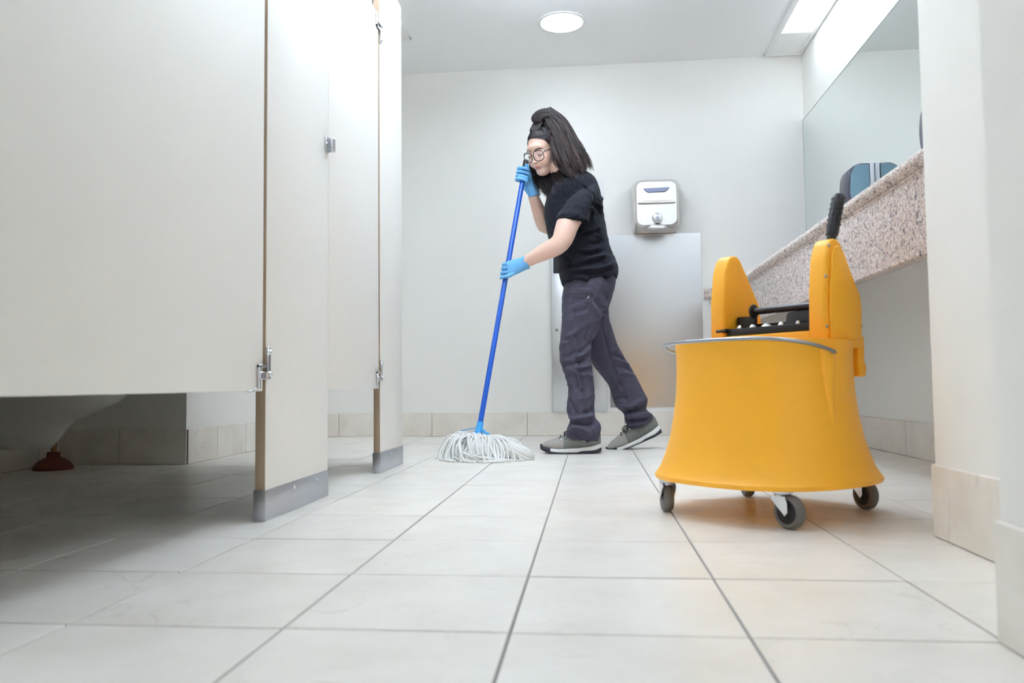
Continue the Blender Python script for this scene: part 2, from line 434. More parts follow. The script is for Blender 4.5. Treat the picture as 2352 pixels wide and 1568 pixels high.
# tile skirting: one structure per run, one object per tile
def skirting(name, label, axis, at, sgn, a0, a1, start):
    """axis 'x': run along x on the plane y=at, facing sgn*y; axis 'y' likewise"""
    th, h, g = 0.010, 0.150, 0.0015
    if axis == 'x': VF = box(a0, a1, min(at, at+sgn*0.006), max(at, at+sgn*0.006), -0.004, h-0.003)
    else: VF = box(min(at, at+sgn*0.006), max(at, at+sgn*0.006), a0, a1, -0.004, h-0.003)
    root = tag(build(name, VF, M['grout'], smooth=0), label, None, None, 'structure')
    k = math.floor((a0-start)/TILE)
    while start+k*TILE < a1:
        p0, p1 = max(start+k*TILE+g, a0), min(start+(k+1)*TILE-g, a1); k += 1
        if p1-p0 < 0.015: continue
        pr = th+random.uniform(-0.0008, 0.0008); lo, hi = min(at, at+sgn*pr), max(at, at+sgn*pr)
        if axis == 'x': tile_obj('base_tile', root, M['base'], p0, p1, lo, hi, 0.001, h, 0.002)
        else: tile_obj('base_tile', root, M['base'], lo, hi, p0, p1, 0.001, h, 0.002)
    return root
skirting('baseboard_back', 'beige stone tile skirting along the far wall', 'x', YB, -1, -1.73, XR, -0.405)
skirting('baseboard_right', 'shaded tile skirting under the vanity', 'y', XR, -1, 1.762, YB, 3.30)
skirting('baseboard_pier', 'beige tile skirting on the cream wall end', 'y', 0.715, -1, 1.06, 1.762, 1.69-TILE)
skirting('baseboard_entry', 'nearest tile skirting at the right picture edge', 'y', 0.505, -1, Y_FRONT, 1.06, 1.06-TILE)
skirting('baseboard_chase', 'lit tile skirting beyond the stall', 'y', -1.73, 1, 3.29, YB, 3.56)
skirting('baseboard_stall', 'dark tile skirting at the back of the stall', 'x', 3.29, -1, -2.31, -1.7185, -2.03)
skirting('baseboard_left', 'dark tile skirting beside the toilet', 'y', -2.31, 1, 0.93, 3.29, 1.0)

# brown door behind the viewer, added unseen to tint the reflection in the far steel
d1 = tag(build('added_door', box(-0.55, 0.36, Y_FRONT, Y_FRONT+0.035, 0, 2.05, 0.004), M['doorwood']), 'added brown wooden door behind the viewer', None, None, 'structure')
build('door_handle', join(box(0.28, 0.30, Y_FRONT+0.035, Y_FRONT+0.09, 0.98, 1.0, 0.003), box(0.18, 0.30, Y_FRONT+0.08, Y_FRONT+0.095, 0.98, 1.0, 0.004)), M['chrome'], d1)

# ------------------------------------------------------------------ ceiling lamps and vent
def downlight(x, y, label):
    r = empty('ceiling_downlight', (x, y, ZC), label, 'ceiling lamp', 'round ceiling lamps')
    Mx = Matrix.Translation((x, y, ZC)) @ Matrix.Rotation(math.pi, 4, 'X')
    build('trim_ring', lathe([(0.118, 0.0), (0.138, 0.0), (0.137, 0.005), (0.128, 0.008), (0.120, 0.006), (0.118, 0.0)], 40, Mx), M['white'], r)
    build('lens', lathe([(0.0, 0.001), (0.118, 0.001), (0.118, 0.004), (0.06, 0.006), (0.001, 0.0065)], 40, Mx), M['down'], r)
downlight(-0.132, 4.45, 'round flush ceiling lamp above the mopping person')
def fill(x, y, label, up, dn):  # suspended lamp added out of view to brighten ceiling and room
    r = empty('added_fill_lamp', (x, y, 2.14), label, 'pendant lamp', 'added unseen fill lamps')
    hx, hy, z0, z1 = 0.10, 0.75, 2.14, 2.18
    build('body', join(box(x-hx, x-hx+0.012, y-hy, y+hy, z0, z1, 0.002), box(x+hx-0.012, x+hx, y-hy, y+hy, z0, z1, 0.002), box(x-hx, x+hx, y-hy-0.012, y-hy, z0, z1, 0.002), box(x-hx, x+hx, y+hy, y+hy+0.012, z0, z1, 0.002), box(x-hx+0.012, x+hx-0.012, y-hy, y+hy, z0+0.018, z0+0.022)), M['white'], r)
    build('upper_lens', box(x-hx+0.012, x+hx-0.012, y-hy, y+hy, z1-0.006, z1-0.002), M[up], r)
    build('lower_lens', box(x-hx+0.012, x+hx-0.012, y-hy, y+hy, z0+0.002, z0+0.006), M[dn], r)
    for s in (-1, 1): build('cable', tube([(x, y+s*0.6, z1-0.01), (x, y+s*0.6, ZC)], 0.002, 6), M['chrome'], r)
fill(-0.132, 2.86, 'added unseen fill lamp over the middle of the floor', 'up', 'fill_l')
fill(-0.132, 0.10, 'added unseen fill lamp over the entry', 'fill_e', 'fill_e')
r = empty('vanity_light', (1.23, 3.43, ZC), 'long ceiling strip light running above the mirror', 'strip light')
x0, x1, ya, yb = 1.118, 1.345, 1.80, 5.06
build('frame', join(box(x0, x0+0.03, ya, yb, ZC-0.012, ZC, 0.002), box(x1-0.022, x1, ya, yb, ZC-0.012, ZC, 0.002), box(x0, x1, yb-0.03, yb, ZC-0.0125, ZC, 0.002), box(x0, x1, ya, ya+0.03, ZC-0.0125, ZC, 0.002)), M['white'], r)
build('diffuser', box(x0+0.03, x1-0.022, ya+0.03, 4.74, ZC-0.006, ZC-0.001), M['strip'], r)
build('unlit_end', box(x0+0.03, x1-0.022, 4.74, yb-0.03, ZC-0.006, ZC-0.001), M['white'], r)  # unlit white piece imitating the diffuser's fade at its far end
r = empty('ceiling_vent', (-1.2, 4.38, ZC), 'white louvred ceiling vent beside the far stall post', 'vent')
vx0, vx1, vy0, vy1 = -1.36, -1.03, 4.23, 4.56
build('frame', join(box(vx0, vx1, vy0, vy0+0.04, ZC-0.01, ZC, 0.002), box(vx0, vx1, vy1-0.04, vy1, ZC-0.01, ZC, 0.002), box(vx0, vx0+0.04, vy0, vy1, ZC-0.0102, ZC, 0.002), box(vx1-0.04, vx1, vy0, vy1, ZC-0.0102, ZC, 0.002)), M['white'], r)
build('backing', box(vx0+0.03, vx1-0.03, vy0+0.03, vy1-0.03, ZC-0.002, ZC-0.0005), M['dark'], r)
for k in range(10):
    xx = vx0+0.055+k*0.0245
    build('louvre', prism([(xx, ZC-0.001), (xx+0.004, ZC-0.001), (xx+0.016, ZC-0.011), (xx+0.012, ZC-0.011)], vy0+0.035, vy1-0.035, 1), M['white'], r)

# ------------------------------------------------------------------ toilet stalls
TH = 0.0265
def pilaster(y0, y1, label, keeper=False):
    r = empty('stall_pilaster', (XS-TH/2, (y0+y1)/2, 0), label, 'stall post')
    build('panel', box(XS-TH+0.002, XS, y0+0.0015, y1, 0.06, 1.958, 0.002, 2), M['panel'], r)
    build('edge_band', box(XS-TH+0.001, XS-0.001, y0, y0+0.003, 0.06, 1.958, 0.001), M['edge'], r)
    sh = build('floor_shoe', box(XS-TH-0.002, XS+0.0022, y0-0.003, y1+0.002, 0.0, 0.0755, 0.0015), M['steelv'], r)
    for yy in (y0+0.27*(y1-y0)+0.06, y1-0.09*(y1-y0)-0.06):
        build('screw', lathe([(0.0055, 0), (0.0055, 0.0015), (0.003, 0.0035), (0.0005, 0.004)], 12, frame_z((XS+0.0022, yy, 0.060), (1, 0, 0))), M['chrome'], sh)
    if keeper:
        yk = y1-0.006
        k = build('latch_keeper', bevel(join(box(XS, XS+0.004, yk-0.024, yk+0.006, 1.040, 1.085), box(XS, XS+0.022, yk+0.001, yk+0.006, 1.040, 1.085), box(XS+0.018, XS+0.022, yk-0.022, yk+0.006, 1.045, 1.080)), 0.001, 1), M['chrome'], r)
        build('screw', lathe([(0.004, 0), (0.004, 0.002), (0.001, 0.003)], 10, frame_z((XS+0.004, yk-0.014, 1.062), (1, 0, 0))), M['chrome'], k)
    return r
def stall_door(y0, y1, zt, label, top_hinge=True):
    r = empty('stall_door', (XS-TH/2, (y0+y1)/2, 0.315), label, 'stall door')
    build('panel', box(XS-TH, XS-0.001, y0, y1, 0.315, zt, 0.003, 2), M['panel'], r)
    def hinge(z, s):
        yp = y1+0.014     # pilaster edge
        hg = build('hinge', bevel(join(
            box(XS+0.0002, XS+0.006, yp+0.0005, yp+0.017, z+s*0.005 if s > 0 else z-0.078, z+0.078 if s > 0 else z-s*0.005),     # plate on the post
            box(XS-0.001, XS+0.008, y1-0.034, yp+0.012, z-0.001*s, z+s*0.0165) if s > 0 else box(XS-0.001, XS+0.008, y1-0.034, yp+0.012, z-0.0165, z+0.001),
            box(XS-0.001, XS+0.006, y1-0.036, y1-0.028, min(z-s*0.024, z+s*0.034), max(z-s*0.024, z+s*0.034)),
            box(XS-0.001, XS+0.006, y1-0.036, y1+0.010, min(z+s*0.026, z+s*0.034), max(z+s*0.026, z+s*0.034))), 0.0012, 1), M['chrome'], r)
        for zz in ((z+s*0.012), (z+s*0.066)):
            build('bolt', lathe([(0.0065, 0), (0.0065, 0.003), (0.004, 0.0055), (0.001, 0.006)], 12, frame_z((XS+0.006, yp+0.009, zz), (1, 0, 0))), M['chrome'], hg)
        build('barrel', lathe([(0.0075, 0), (0.0075, 0.014)], 14, frame_z((XS+0.004, y1+0.006, z+s*0.001 if s > 0 else z-0.015), (0, 0, 1))), M['chrome'], hg)
        yy = np.linspace(y1-0.082, y1-0.030, 8); zz = z-s*0.026+s*0.012*np.linspace(0, 1, 8)**3
        if s > 0: build('foot', tube([(XS-0.006, a, b-0.003) for a, b in zip(yy, zz)], [0.002, .005, .0065, .007, .007, .007, .0065, .005], 8, flat=0.5), M['chrome'], hg)
    hinge(0.345, 1)
    if top_hinge: hinge(zt-0.03, -1)
    return r
pilaster(1.886, 2.350, 'cream stall post with steel shoe, nearest the viewer', keeper=True)
pilaster(2.952, 3.310, 'cream stall post with steel shoe, farther from the viewer')
stall_door(0.955, 1.872, 1.755, 'wide cream stall door filling the left of the picture')
stall_door(2.356, 2.938, 1.755, 'narrow cream stall door between the two posts')
def divider(y, x0, label):
    r = empty('stall_divider', ((x0+XS)/2, y, 0.315), label, 'partition')
    build('panel', box(x0, XS-TH-0.001, y-0.0125, y+0.0125, 0.315, 1.755, 0.002), M['panel'], r)
    build('bracket', box(x0, x0+0.03, y-0.02, y+0.02, 0.42, 0.48, 0.003), M['chrome'], r)
    build('bracket', box(x0, x0+0.03, y-0.02, y+0.02, 1.5, 1.56, 0.003), M['chrome'], r)
divider(2.13, -2.31, 'cream partition panel behind the nearer stall post')
divider(3.27, -1.73, 'cream partition panel behind the farther stall post')

# ------------------------------------------------------------------ wall-hung toilet and plunger
TY = 2.72
r = empty('toilet', (-2.0, TY, 0.13), 'white wall-hung toilet seen under the wide stall door', 'toilet')
prof = [(113, 1029), (132, 1007), (148, 984), (169, 965), (200, 955), (237, 936), (264, 923), (281, 904), (292, 885), (297, 860), (297, 840)]
hw = [0.075, 0.098, 0.112, 0.122, 0.130, 0.150, 0.165, 0.175, 0.180, 0.182, 0.182]
rg = []
for (px, py), h in zip(prof, hw):
    q = S(px, py, TY); xa = q[0]; z = max(q[2], 0.10); xb = -2.31+ (0.13 if py > 1010 else 0.0)
    nn = 32; ring = []
    for k in range(nn):
        th = 2*math.pi*k/nn; cx, sx = math.cos(th), math.sin(th)
        L = xa-xb; mid = xb+L*0.52
        xx = mid+(xa-mid)*cx if cx > 0 else mid+(mid-xb)*math.copysign(abs(cx)**0.5, cx)
        ring.append((xx, TY+h*math.copysign(abs(sx)**(0.9), sx)*(1 if cx > 0 else 0.92), z))
    rg.append(np.array(ring))
build('bowl', rings_loft(rg, 32), M['porcelain'], r, smooth=60)
zr = rg[-1][0][2]
sx_ = []
for k in range(32):
    x, y, z = rg[-1][k]; sx_.append((x, y))
seat = join(rings_loft([np.array([(x+0.0, y, zr+0.002) for x, y in sx_]), np.array([((x+1.97)*1.02-1.97, TY+(y-TY)*1.03, zr+0.012) for x, y in sx_]), np.array([((x+1.97)*1.0-1.97, TY+(y-TY)*1.0, zr+0.026) for x, y in sx_])], 32))
build('seat', seat, M['white'], r, smooth=40)
pl = np.array([-2.185, 3.08, 0.0])
r = empty('toilet_plunger', tuple(pl), 'red rubber plunger on the floor beneath the toilet', 'plunger')
build('cup', lathe([(0.0705, 0.0), (0.072, 0.01), (0.068, 0.022), (0.055, 0.045), (0.034, 0.062), (0.024, 0.07), (0.022, 0.095), (0.014, 0.098)], 28, Matrix.Translation(pl) @ Matrix.Diagonal((1.05, 1.05, 0.74, 1))), M['rubber'], r)
build('handle', tube([pl+(0, 0, 0.065), pl+(0.0, 0.02, 0.3), pl+(0.0, 0.04, 0.52)], 0.011, 12), M['wood'], r)

# ------------------------------------------------------------------ vanity: granite counter, mirror, soap dispensers
XC = 0.765
r = empty('vanity_counter', (1.06, 3.4, 0.60), 'long speckled granite vanity counter with deep apron', 'counter')
ys0, ys1 = 1.7635, YB-0.001
top = prism([(XR-0.001, 0.812), (XC-0.008, 0.812), (XC-0.016, 0.819), (XC-0.020, 0.83), (XC-0.016, 0.841), (XC-0.008, 0.849), (XC+0.004, 0.852), (XR-0.001, 0.852)], ys0, ys1, 1)
build('worktop', (top[0][:, [0, 1, 2]], top[1]), M['granite'], r, smooth=50)
ap = prism([(XC, 0.612), (XC+0.022, 0.612), (XC+0.022, 0.812), (XC, 0.812)], ys0, ys1, 1, 0.002, 1)
build('apron', ap, M['granite'], r)
build('edge_bead', tube([(XC, ys0, 0.808), (XC, ys1, 0.808)], 0.0045, 10), M['granite'], r)
build('backsplash', box(XC-0.05, XR-0.02, YB-0.021, YB-0.001, 0.8525, 0.915, 0.002), M['granite'], r)
build('side_splash', box(XR-0.021, XR-0.001, ys0, YB-0.022, 0.8525, 0.915, 0.002), M['granite'], r)
r = empty('wall_mirror', (XR, 3.42, 0.93), 'large frameless mirror above the granite counter', 'mirror')
build('glass', box(XR-0.006, XR-0.0008, 1.78, YB-0.004, 0.925, 1.958, 0.001, 1), M['mirror'], r, smooth=0)
build('glass_edge', join(box(XR-0.0066, XR-0.0005, YB-0.0042, YB-0.0012, 0.925, 1.9605), box(XR-0.0066, XR-0.0005, 1.78, YB-0.0012, 1.9582, 1.9612)), M['glass_edge'], r, smooth=0)
build('bottom_channel', box(XR-0.009, XR-0.0005, 1.78, YB-0.004, 0.917, 0.929, 0.001, 1), M['chrome'], r)
def soap(y, label):
    xm = XR-0.0065
    r = empty('soap_dispenser', (xm, y, 1.09), label, 'soap dispenser', 'soap dispensers on the mirror')
    z0, z1, w2 = 1.09, 1.352, 0.062
    out = [(xm, z0), (xm-0.085, z0), (xm-0.11, z0+0.02), (xm-0.128, z0+0.12), (xm-0.122, z1-0.05), (xm-0.100, z1-0.014), (xm-0.07, z1), (xm, z1)]
    pts = np.array(out); q = np.concatenate([pts[:1], spline(pts[1:7], 22), pts[-1:]])
    build('back_plate', box(xm-0.022, xm, y-w2+0.002, y+w2-0.002, z0+0.004, z1+0.001, 0.003), M['lgrey'], r)
    qq = [(min(a, xm-0.0225), b) for a, b in q[1:-1]]
    poly = [(xm-0.0225, z0)]+[tuple(p) for p in qq if p[0] < xm-0.024]+[(xm-0.0225, z1)]
    body = build('cover', prism(poly, y-w2, y+w2, 1, 0.006, 2), M['gdark'], r, smooth=50)
    side = [(xm-0.026, z0+0.03), (xm-0.10, z0+0.03), (xm-0.116, z0+0.12), (xm-0.110, z1-0.05), (xm-0.092, z1-0.016), (xm-0.07, z1-0.007), (xm-0.026, z1-0.006)]
    for s in (-1, 1): build('side_window', prism(side, y+s*w2, y+s*(w2+0.0025), 1, 0.001, 1), M['teal'], body)
    build('push_bar', prism([(xm-0.118, z0+0.01), (xm-0.134, z0+0.015), (xm-0.138, z0+0.06), (xm-0.121, z0+0.065)], y-0.04, y+0.04, 1, 0.003), M['gdark'], r)
    build('nozzle', lathe([(0.008, 0), (0.008, 0.014), (0.012, 0.02)], 12, Matrix.Translation((xm-0.09, y, z0-0.018))), M['gdark'], r)
soap(3.93, 'charcoal soap dispenser with teal side windows above the counter')
soap(2.98, 'charcoal soap dispenser peeking out beside the cream wall end')

# ------------------------------------------------------------------ back wall fittings
dx, dz0, dz1 = 0.421, 1.272, 1.594
r = empty('hand_dryer', (dx, YB, dz0), 'brushed steel hand dryer on the far wall', 'hand dryer')
def rrect(cx, cz, hx, hz, rad, n=8):
    out = []
    for (sx, sz, a0) in ((1, 1, 0), (-1, 1, 90), (-1, -1, 180), (1, -1, 270)):
        for k in range(n+1):
            a = math.radians(a0+90*k/n); out.append((cx+sx*(hx-rad)+rad*math.cos(a), cz+sz*(hz-rad)+rad*math.sin(a)))
    return out
cz = (dz0+dz1)/2; hx, hz = 0.144, (dz1-dz0)/2
st = [(0.0, 1.0, 0.038), (0.06, 1.0, 0.042), (0.105, 0.99, 0.045), (0.135, 0.955, 0.05), (0.152, 0.90, 0.05), (0.160, 0.84, 0.048)]
rg = []
for dep, sc_, rad in st:
    rg.append(np.array([(x, YB-0.001-dep*(1.0 if True else 1)+0.02*max(0, (z-cz)/hz)**2*(dep/0.16), z) for x, z in rrect(dx, cz, hx*sc_, hz*sc_, rad*sc_)]))
nn = len(rg[0]); rg = rg
body = build('housing', rings_loft(rg, nn), M['dryer'], r, smooth=35)
win = [(dx-0.078, cz+0.093), (dx+0.080, cz+0.096), (dx+0.076, cz+0.086), (dx+0.052, cz+0.069), (dx-0.050, cz+0.067), (dx-0.070, cz+0.080)]
def faceY(z): return YB-0.001-0.160+0.02*max(0, (z-cz)/hz)**2
build('window', prism([(x, z) for x, z in win], faceY(cz+0.08)-0.004, faceY(cz+0.08)+0.01, 1, 0.002, 1), plain('smoke_lilac', (150, 156, 186), 0.15), r)
build('ridge', rings_loft([ell((dx+x_, faceY(cz)-0.001, cz+0.004), (0, -0.0035*k_, 0), (0, 0, 0.009*k_), 12) for x_, k_ in ((-0.118, 0.1), (-0.108, 1), (0.108, 1), (0.118, 0.1))], 12), M['dryer'], r, smooth=70)
nz_ = build('nozzle', ellipsoid((dx+0.002, faceY(0)+0.012, cz-0.098), (0.037, 0.022, 0.040), 28, 16), M['nozzle'], r, smooth=60)
lipv = [np.array([(dx+0.002+math.cos(t_)*rx_, faceY(0)+0.020-max(0, -math.sin(t_))*ry_+max(0, math.sin(t_))*0.02, z_) for t_ in np.linspace(0, 2*math.pi, 28, endpoint=False)]) for z_, rx_, ry_ in ((cz-0.128, 0.030, 0.030), (cz-0.145, 0.052, 0.050), (cz-0.158, 0.078, 0.058), (cz-0.168, 0.070, 0.056), (cz-0.176, 0.040, 0.045))]
build('air_lip', rings_loft(lipv, 28), M['nozzle'], nz_, smooth=60)
build('outlet', ellipsoid((dx+0.002, faceY(0)-0.0125, cz-0.134), (0.017, 0.010, 0.0055), 16, 8), M['dark'], nz_)
bd = build('badge', lathe([(0.0, 0), (0.0145, 0), (0.0145, 0.002), (0.001, 0.003)], 24, frame_z((dx+0.002, faceY(0)-0.0106, cz-0.098), (0, -1, 0.05))), M['lgrey'], nz_)
yq = faceY(0)-0.0142
build('badge_mark', join(tube([(dx-0.002, yq, cz-0.091), (dx-0.003, yq, cz-0.098)], 0.0013, 6), tube([(dx+0.006, yq, cz-0.091), (dx+0.007, yq, cz-0.098)], 0.0013, 6),
      tube([(dx-0.006, yq, cz-0.103), (dx+0.002, yq, cz-0.109), (dx+0.010, yq, cz-0.103)], 0.0012, 6)), M['dark'], bd)
r = empty('splash_plate', (0.413, YB, 0.175), 'tall plain steel splash plate beneath the hand dryer', 'steel plate')
build('sheet', box(0.120, 0.703, YB-0.004, YB-0.0005, 0.175, 1.270, 0.0012, 1), M['steel'], r)
for x in (0.14, 0.41, 0.683):
    build('rivet', lathe([(0.004, 0), (0.003, 0.0015), (0.0005, 0.002)], 10, frame_z((x, YB-0.004, 0.19), (0, -1, 0))), M['chrome'], r)
r = empty('towel_cabinet', (-0.072, YB, 0.147), 'steel paper towel and waste cabinet behind the person', 'towel cabinet')
ca, cb = -0.243, 0.099
build('frame', join(box(ca, cb, YB-0.016, YB-0.0005, 0.148, 1.36, 0.002)), M['steel'], r)
dr = build('door', box(ca+0.004, cb-0.004, YB-0.024, YB-0.0165, 0.156, 1.02, 0.003), M['steel'], r)
build('lock', lathe([(0.012, 0), (0.012, 0.004), (0.009, 0.007), (0.001, 0.0075)], 18, frame_z((-0.213, YB-0.024, 0.668), (0, -1, 0))), M['chrome'], dr)
build('towel_slot', box(-0.226, 0.082, YB-0.020, YB-0.0165, 1.032, 1.133, 0.002), M['dark'], r)
build('upper_panel', box(ca+0.004, cb-0.004, YB-0.024, YB-0.0165, 1.145, 1.352, 0.003), M['steel'], r)
r = empty('access_panel', (0.045, YB, 1.51), 'small white cover plate on the wall behind the shoulder', 'cover plate')
build('plate', box(-0.01, 0.100, YB-0.006, YB-0.0005, 1.51, 1.63, 0.002), M['white'], r)
build('screw', lathe([(0.003, 0), (0.0005, 0.0012)], 8, frame_z((0.045, YB-0.006, 1.62), (0, -1, 0))), M['chrome'], r)

# ================================================================== MOP BUCKET AND WRINGER
BC, PHI = (0.436, 2.09), math.radians(50)
BM = Matrix.Translation((BC[0], BC[1], 0)) @ Matrix.Rotation(-PHI, 4, 'Z')   # local x: to the right and nearer, local y: to the right and farther
def sup(a, z, n=72, p=2.45, b2=None): return ell((0, 0, z), (a, 0, 0), (0, b2 or a, 0), n, p)
br = empty('mop_bucket', (BC[0], BC[1], 0), 'yellow plastic mop bucket on four grey casters', 'mop bucket', rz=-PHI)
KP = 2**(0.5-1/2.45)      # reach of the rounded square along its diagonal
prof = [(w_*0.938/KP, z_) for w_, z_ in [(0.282, 0.083), (0.291, 0.083), (0.2935, 0.087), (0.2935, 0.094), (0.289, 0.097), (0.276, 0.117), (0.264, 0.145), (0.251, 0.185), (0.239, 0.242), (0.2315, 0.30), (0.229, 0.356), (0.2295, 0.40), (0.2305, 0.420), (0.2300, 0.4235), (0.2270, 0.4240), (0.224, 0.421),
        (0.224, 0.40), (0.225, 0.30), (0.236, 0.20), (0.252, 0.13), (0.22, 0.11)]]
build('tub', xf(rings_loft([sup(a, z) for a, z in prof], 72), BM), M['yellow'], br, smooth=38)
def gusset(s):
    rg = []
    for t in np.linspace(0, 1, 12):
        z = 0.402-0.21*t; a = float(np.interp(z, [p[1] for p in prof[4:13]], [p[0] for p in prof[4:13]]))
        rr = 0.024*(1-t)**0.8+0.001; rg.append(ell((s*(a-0.004), -0.020, z), (s*rr*0.75, 0, 0), (0, rr*1.1, 0), 16))
    return rings_loft(rg, 16)
build('pivot_rib', xf(gusset(1), BM), M['yellow'], br, smooth=70); build('pivot_rib', xf(gusset(-1), BM), M['yellow'], br, smooth=70)
# wire bail lying round the front of the rim
pts = []
for t in np.linspace(0, 1, 41):
    th = math.pi*t                                     # from +x round -y to -x
    q = ell((0, 0, 0), (1, 0, 0), (0, 1, 0), 4)
    cx, sx = math.cos(th), -math.sin(th); p = 2.35
    a = 0.222+0.004*math.sin(th)
    pts.append((a*math.copysign(abs(cx)**(2/p), cx), a*math.copysign(abs(sx)**(2/p), sx)-0.024*math.cos(th)**2, 0.392+0.040*math.sin(th)**0.7-0.008*math.sin(th)**4))
bail = [(0.200, -0.024, 0.392)]+pts+[(-0.200, -0.024, 0.392)]
build('bail', xf(tube(bail, 0.0046, 10), BM), M['wire'], br)
def caster(wx, wy, nd, label=None):
    """wx, wy: wheel contact in the world; nd: wheel axle direction"""
    nd = np.array([nd[0], nd[1], 0.0]); nd /= np.linalg.norm(nd); td = np.array([-nd[1], nd[0], 0]); R0 = 0.0375
    if td @ np.array([BC[0]-wx, BC[1]-wy, 0]) < 0: td = -td
    c = np.array([wx, wy, R0+0.0002]); stem = c+td*0.018; stem[2] = 0
    ca = build('caster', join(*[lathe([(0.022, 0), (0.022, 0.006)], 20, Matrix.Translation((stem[0], stem[1], 0.077))), lathe([(0.017, 0), (0.019, 0.005), (0.017, 0.007)], 20, Matrix.Translation((stem[0], stem[1], 0.070))), lathe([(0.006, 0), (0.006, 0.012)], 10, Matrix.Translation((stem[0], stem[1], 0.083)))]), M['chrome'], br)
    for s in (-1, 1):
        o = c+nd*s*0.0165
        poly = [(-0.008, 0.0), (0.0, -0.008), (0.008, 0.0), (0.036, 0.026), (0.036, 0.0345), (-0.002, 0.0345), (-0.008, 0.02)]
        V, Fc = prism(poly, -0.0012, 0.0012, 1)
        W = np.array([o+td*v[0]+nd*v[1]+np.array([0, 0, v[2]]) for v in V]); build('fork_cheek', (W, Fc), M['chrome'], ca)
    Mx = frame_z(c-nd*0.0125, nd)
    build('tyre', lathe([(0.026, 0.001), (0.033, 0.0), (0.0365, 0.004), (R0, 0.0125), (0.0365, 0.021), (0.033, 0.025), (0.026, 0.024)], 32, Mx), M['tread'], ca, smooth=50)
    build('hub', lathe([(0.004, -0.003), (0.009, -0.002), (0.012, 0.0005), (0.026, 0.0006), (0.026, 0.0244), (0.012, 0.0245), (0.009, 0.027), (0.004, 0.028)], 24, Mx), M['black'], ca, smooth=50)
caster(0.432, 1.832, (-0.80, -0.60)); caster(0.187, 2.073, (-0.995, -0.10)); caster(0.687, 2.116, (-0.93, -0.36)); caster(0.439, 2.347, (-0.99, -0.1))

wr = empty('mop_wringer', (BC[0], BC[1], 0.40), 'yellow wringer with black lever seated in the bucket', 'wringer', rz=-PHI)
def outline(k=0.0):
    base = [(0.0+k, 0.405+k), (0.156-k, 0.405+k), (0.160-k, 0.50), (0.156-k, 0.535)]
    arc = []
    for a in np.linspace(22, 160, 9): arc.append((0.055+(0.031-k)*math.cos(math.radians(a)), 0.639+(0.031-k)*math.sin(math.radians(a))))
    return base+arc+[(0.014+k, 0.62), (0.004+k, 0.54)]
for s in (1, -1):
    u0, u1 = (0.136, 0.181) if s > 0 else (-0.172, -0.124)
    sf = build('side_frame', xf(prism(outline(), u0, u1, 0, 0.007, 3), BM), M['yellow'], wr, smooth=40)
    uo = u1 if s > 0 else u0
    inner = [(0.016, 0.424), (0.142, 0.424), (0.146, 0.50), (0.142, 0.528), (0.078, 0.638), (0.060, 0.652), (0.044, 0.648), (0.032, 0.628), (0.020, 0.54)]
    cv = build('side_cover', xf(prism(inner, uo, uo+s*0.0075, 0, 0.005, 2), BM), M['yellow'], sf, smooth=40)
    for (v, z) in () if s < 0 else ((0.010, 0.455), (0.011, 0.575), (0.028, 0.650), (0.130, 0.566), (0.152, 0.460), (0.105, 0.414)):
        build('screw', xf(lathe([(0.0042, 0), (0.0042, 0.0015), (0.002, 0.003), (0.0005, 0.003)], 10, frame_z((uo, v, z), (s, 0, 0))), BM), M['steelv'], sf)
    build('hook_lug', xf(prism([(0.150*s, 0.432), (0.168*s, 0.432), (0.168*s, 0.372), (0.173*s, 0.358), (0.170*s, 0.336), (0.152*s, 0.334)], 0.156, 0.184, 1, 0.004), BM), M['yellow'], sf)
    build('ledge', xf(box(min(s*0.138, s*0.168), max(s*0.138, s*0.168), 0.148, 0.184, 0.4265, 0.435, 0.002), BM), M['yellow'], sf)
build('cross_beam', xf(box(-0.125, 0.137, 0.004, 0.05, 0.395, 0.447, 0.004), BM), M['yellow'], wr)
build('back_panel', xf(box(-0.125, 0.137, 0.135, 0.152, 0.34, 0.462, 0.004), BM), M['yellow'], wr)
tr = build('press_tray', xf(join(box(-0.121, 0.135, 0.010, 0.022, 0.4475, 0.467, 0.002), box(-0.119, 0.133, 0.022, 0.048, 0.456, 0.4645, 0.001), box(-0.121, 0.135, 0.095, 0.104, 0.4475, 0.482, 0.002), box(-0.121, 0.135, 0.02, 0.1, 0.4475, 0.455, 0.001)), BM), M['black'], wr)
build('tray_end', xf(prism([(-0.121, 0.455), (-0.062, 0.455), (-0.060, 0.494), (-0.064, 0.499), (-0.117, 0.501), (-0.121, 0.497)], 0.050, 0.062, 1, 0.002), BM), M['black'], tr)
build('tray_end', xf(prism([(0.032, 0.455), (0.135, 0.455), (0.135, 0.506), (0.044, 0.501), (0.039, 0.495)], 0.050, 0.062, 1, 0.002), BM), M['black'], tr)
build('pivot_pin', xf(tube([(-0.15, 0.006, 0.462), (-0.118, 0.006, 0.462)], 0.006, 10), BM), M['black'], tr)
for uu, sc_ in ((-0.098, 1), (-0.055, 1), (-0.012, 1.5), (0.035, 1), (0.085, 0.7)):
    build('bolt_head', xf(lathe([(0.011*sc_, 0), (0.009*sc_, 0.006), (0.005, 0.011), (0.001, 0.013)], 14, Matrix.Translation((uu, 0.034, 0.4645))), BM), M['chrome'], tr)
ro = build('press_roller', xf(tube([(-0.062, 0.052, 0.512), (0.140, 0.052, 0.512)], 0.0095, 14), BM), M['black'], wr)
build('flange', xf(lathe([(0.016, 0), (0.019, 0.002), (0.019, 0.006), (0.012, 0.010)], 20, frame_z((-0.068, 0.052, 0.512), (1, 0, 0))), BM), M['black'], ro)
hp = spline([(0.160, 0.064, 0.650), (0.161, 0.074, 0.69), (0.163, 0.088, 0.74), (0.165, 0.101, 0.784)], 12)
hd = build('lever', xf(tube(hp, [0.0115]*3+[0.012]*9, 14), BM), M['black'], wr)
gp = hp[3:]
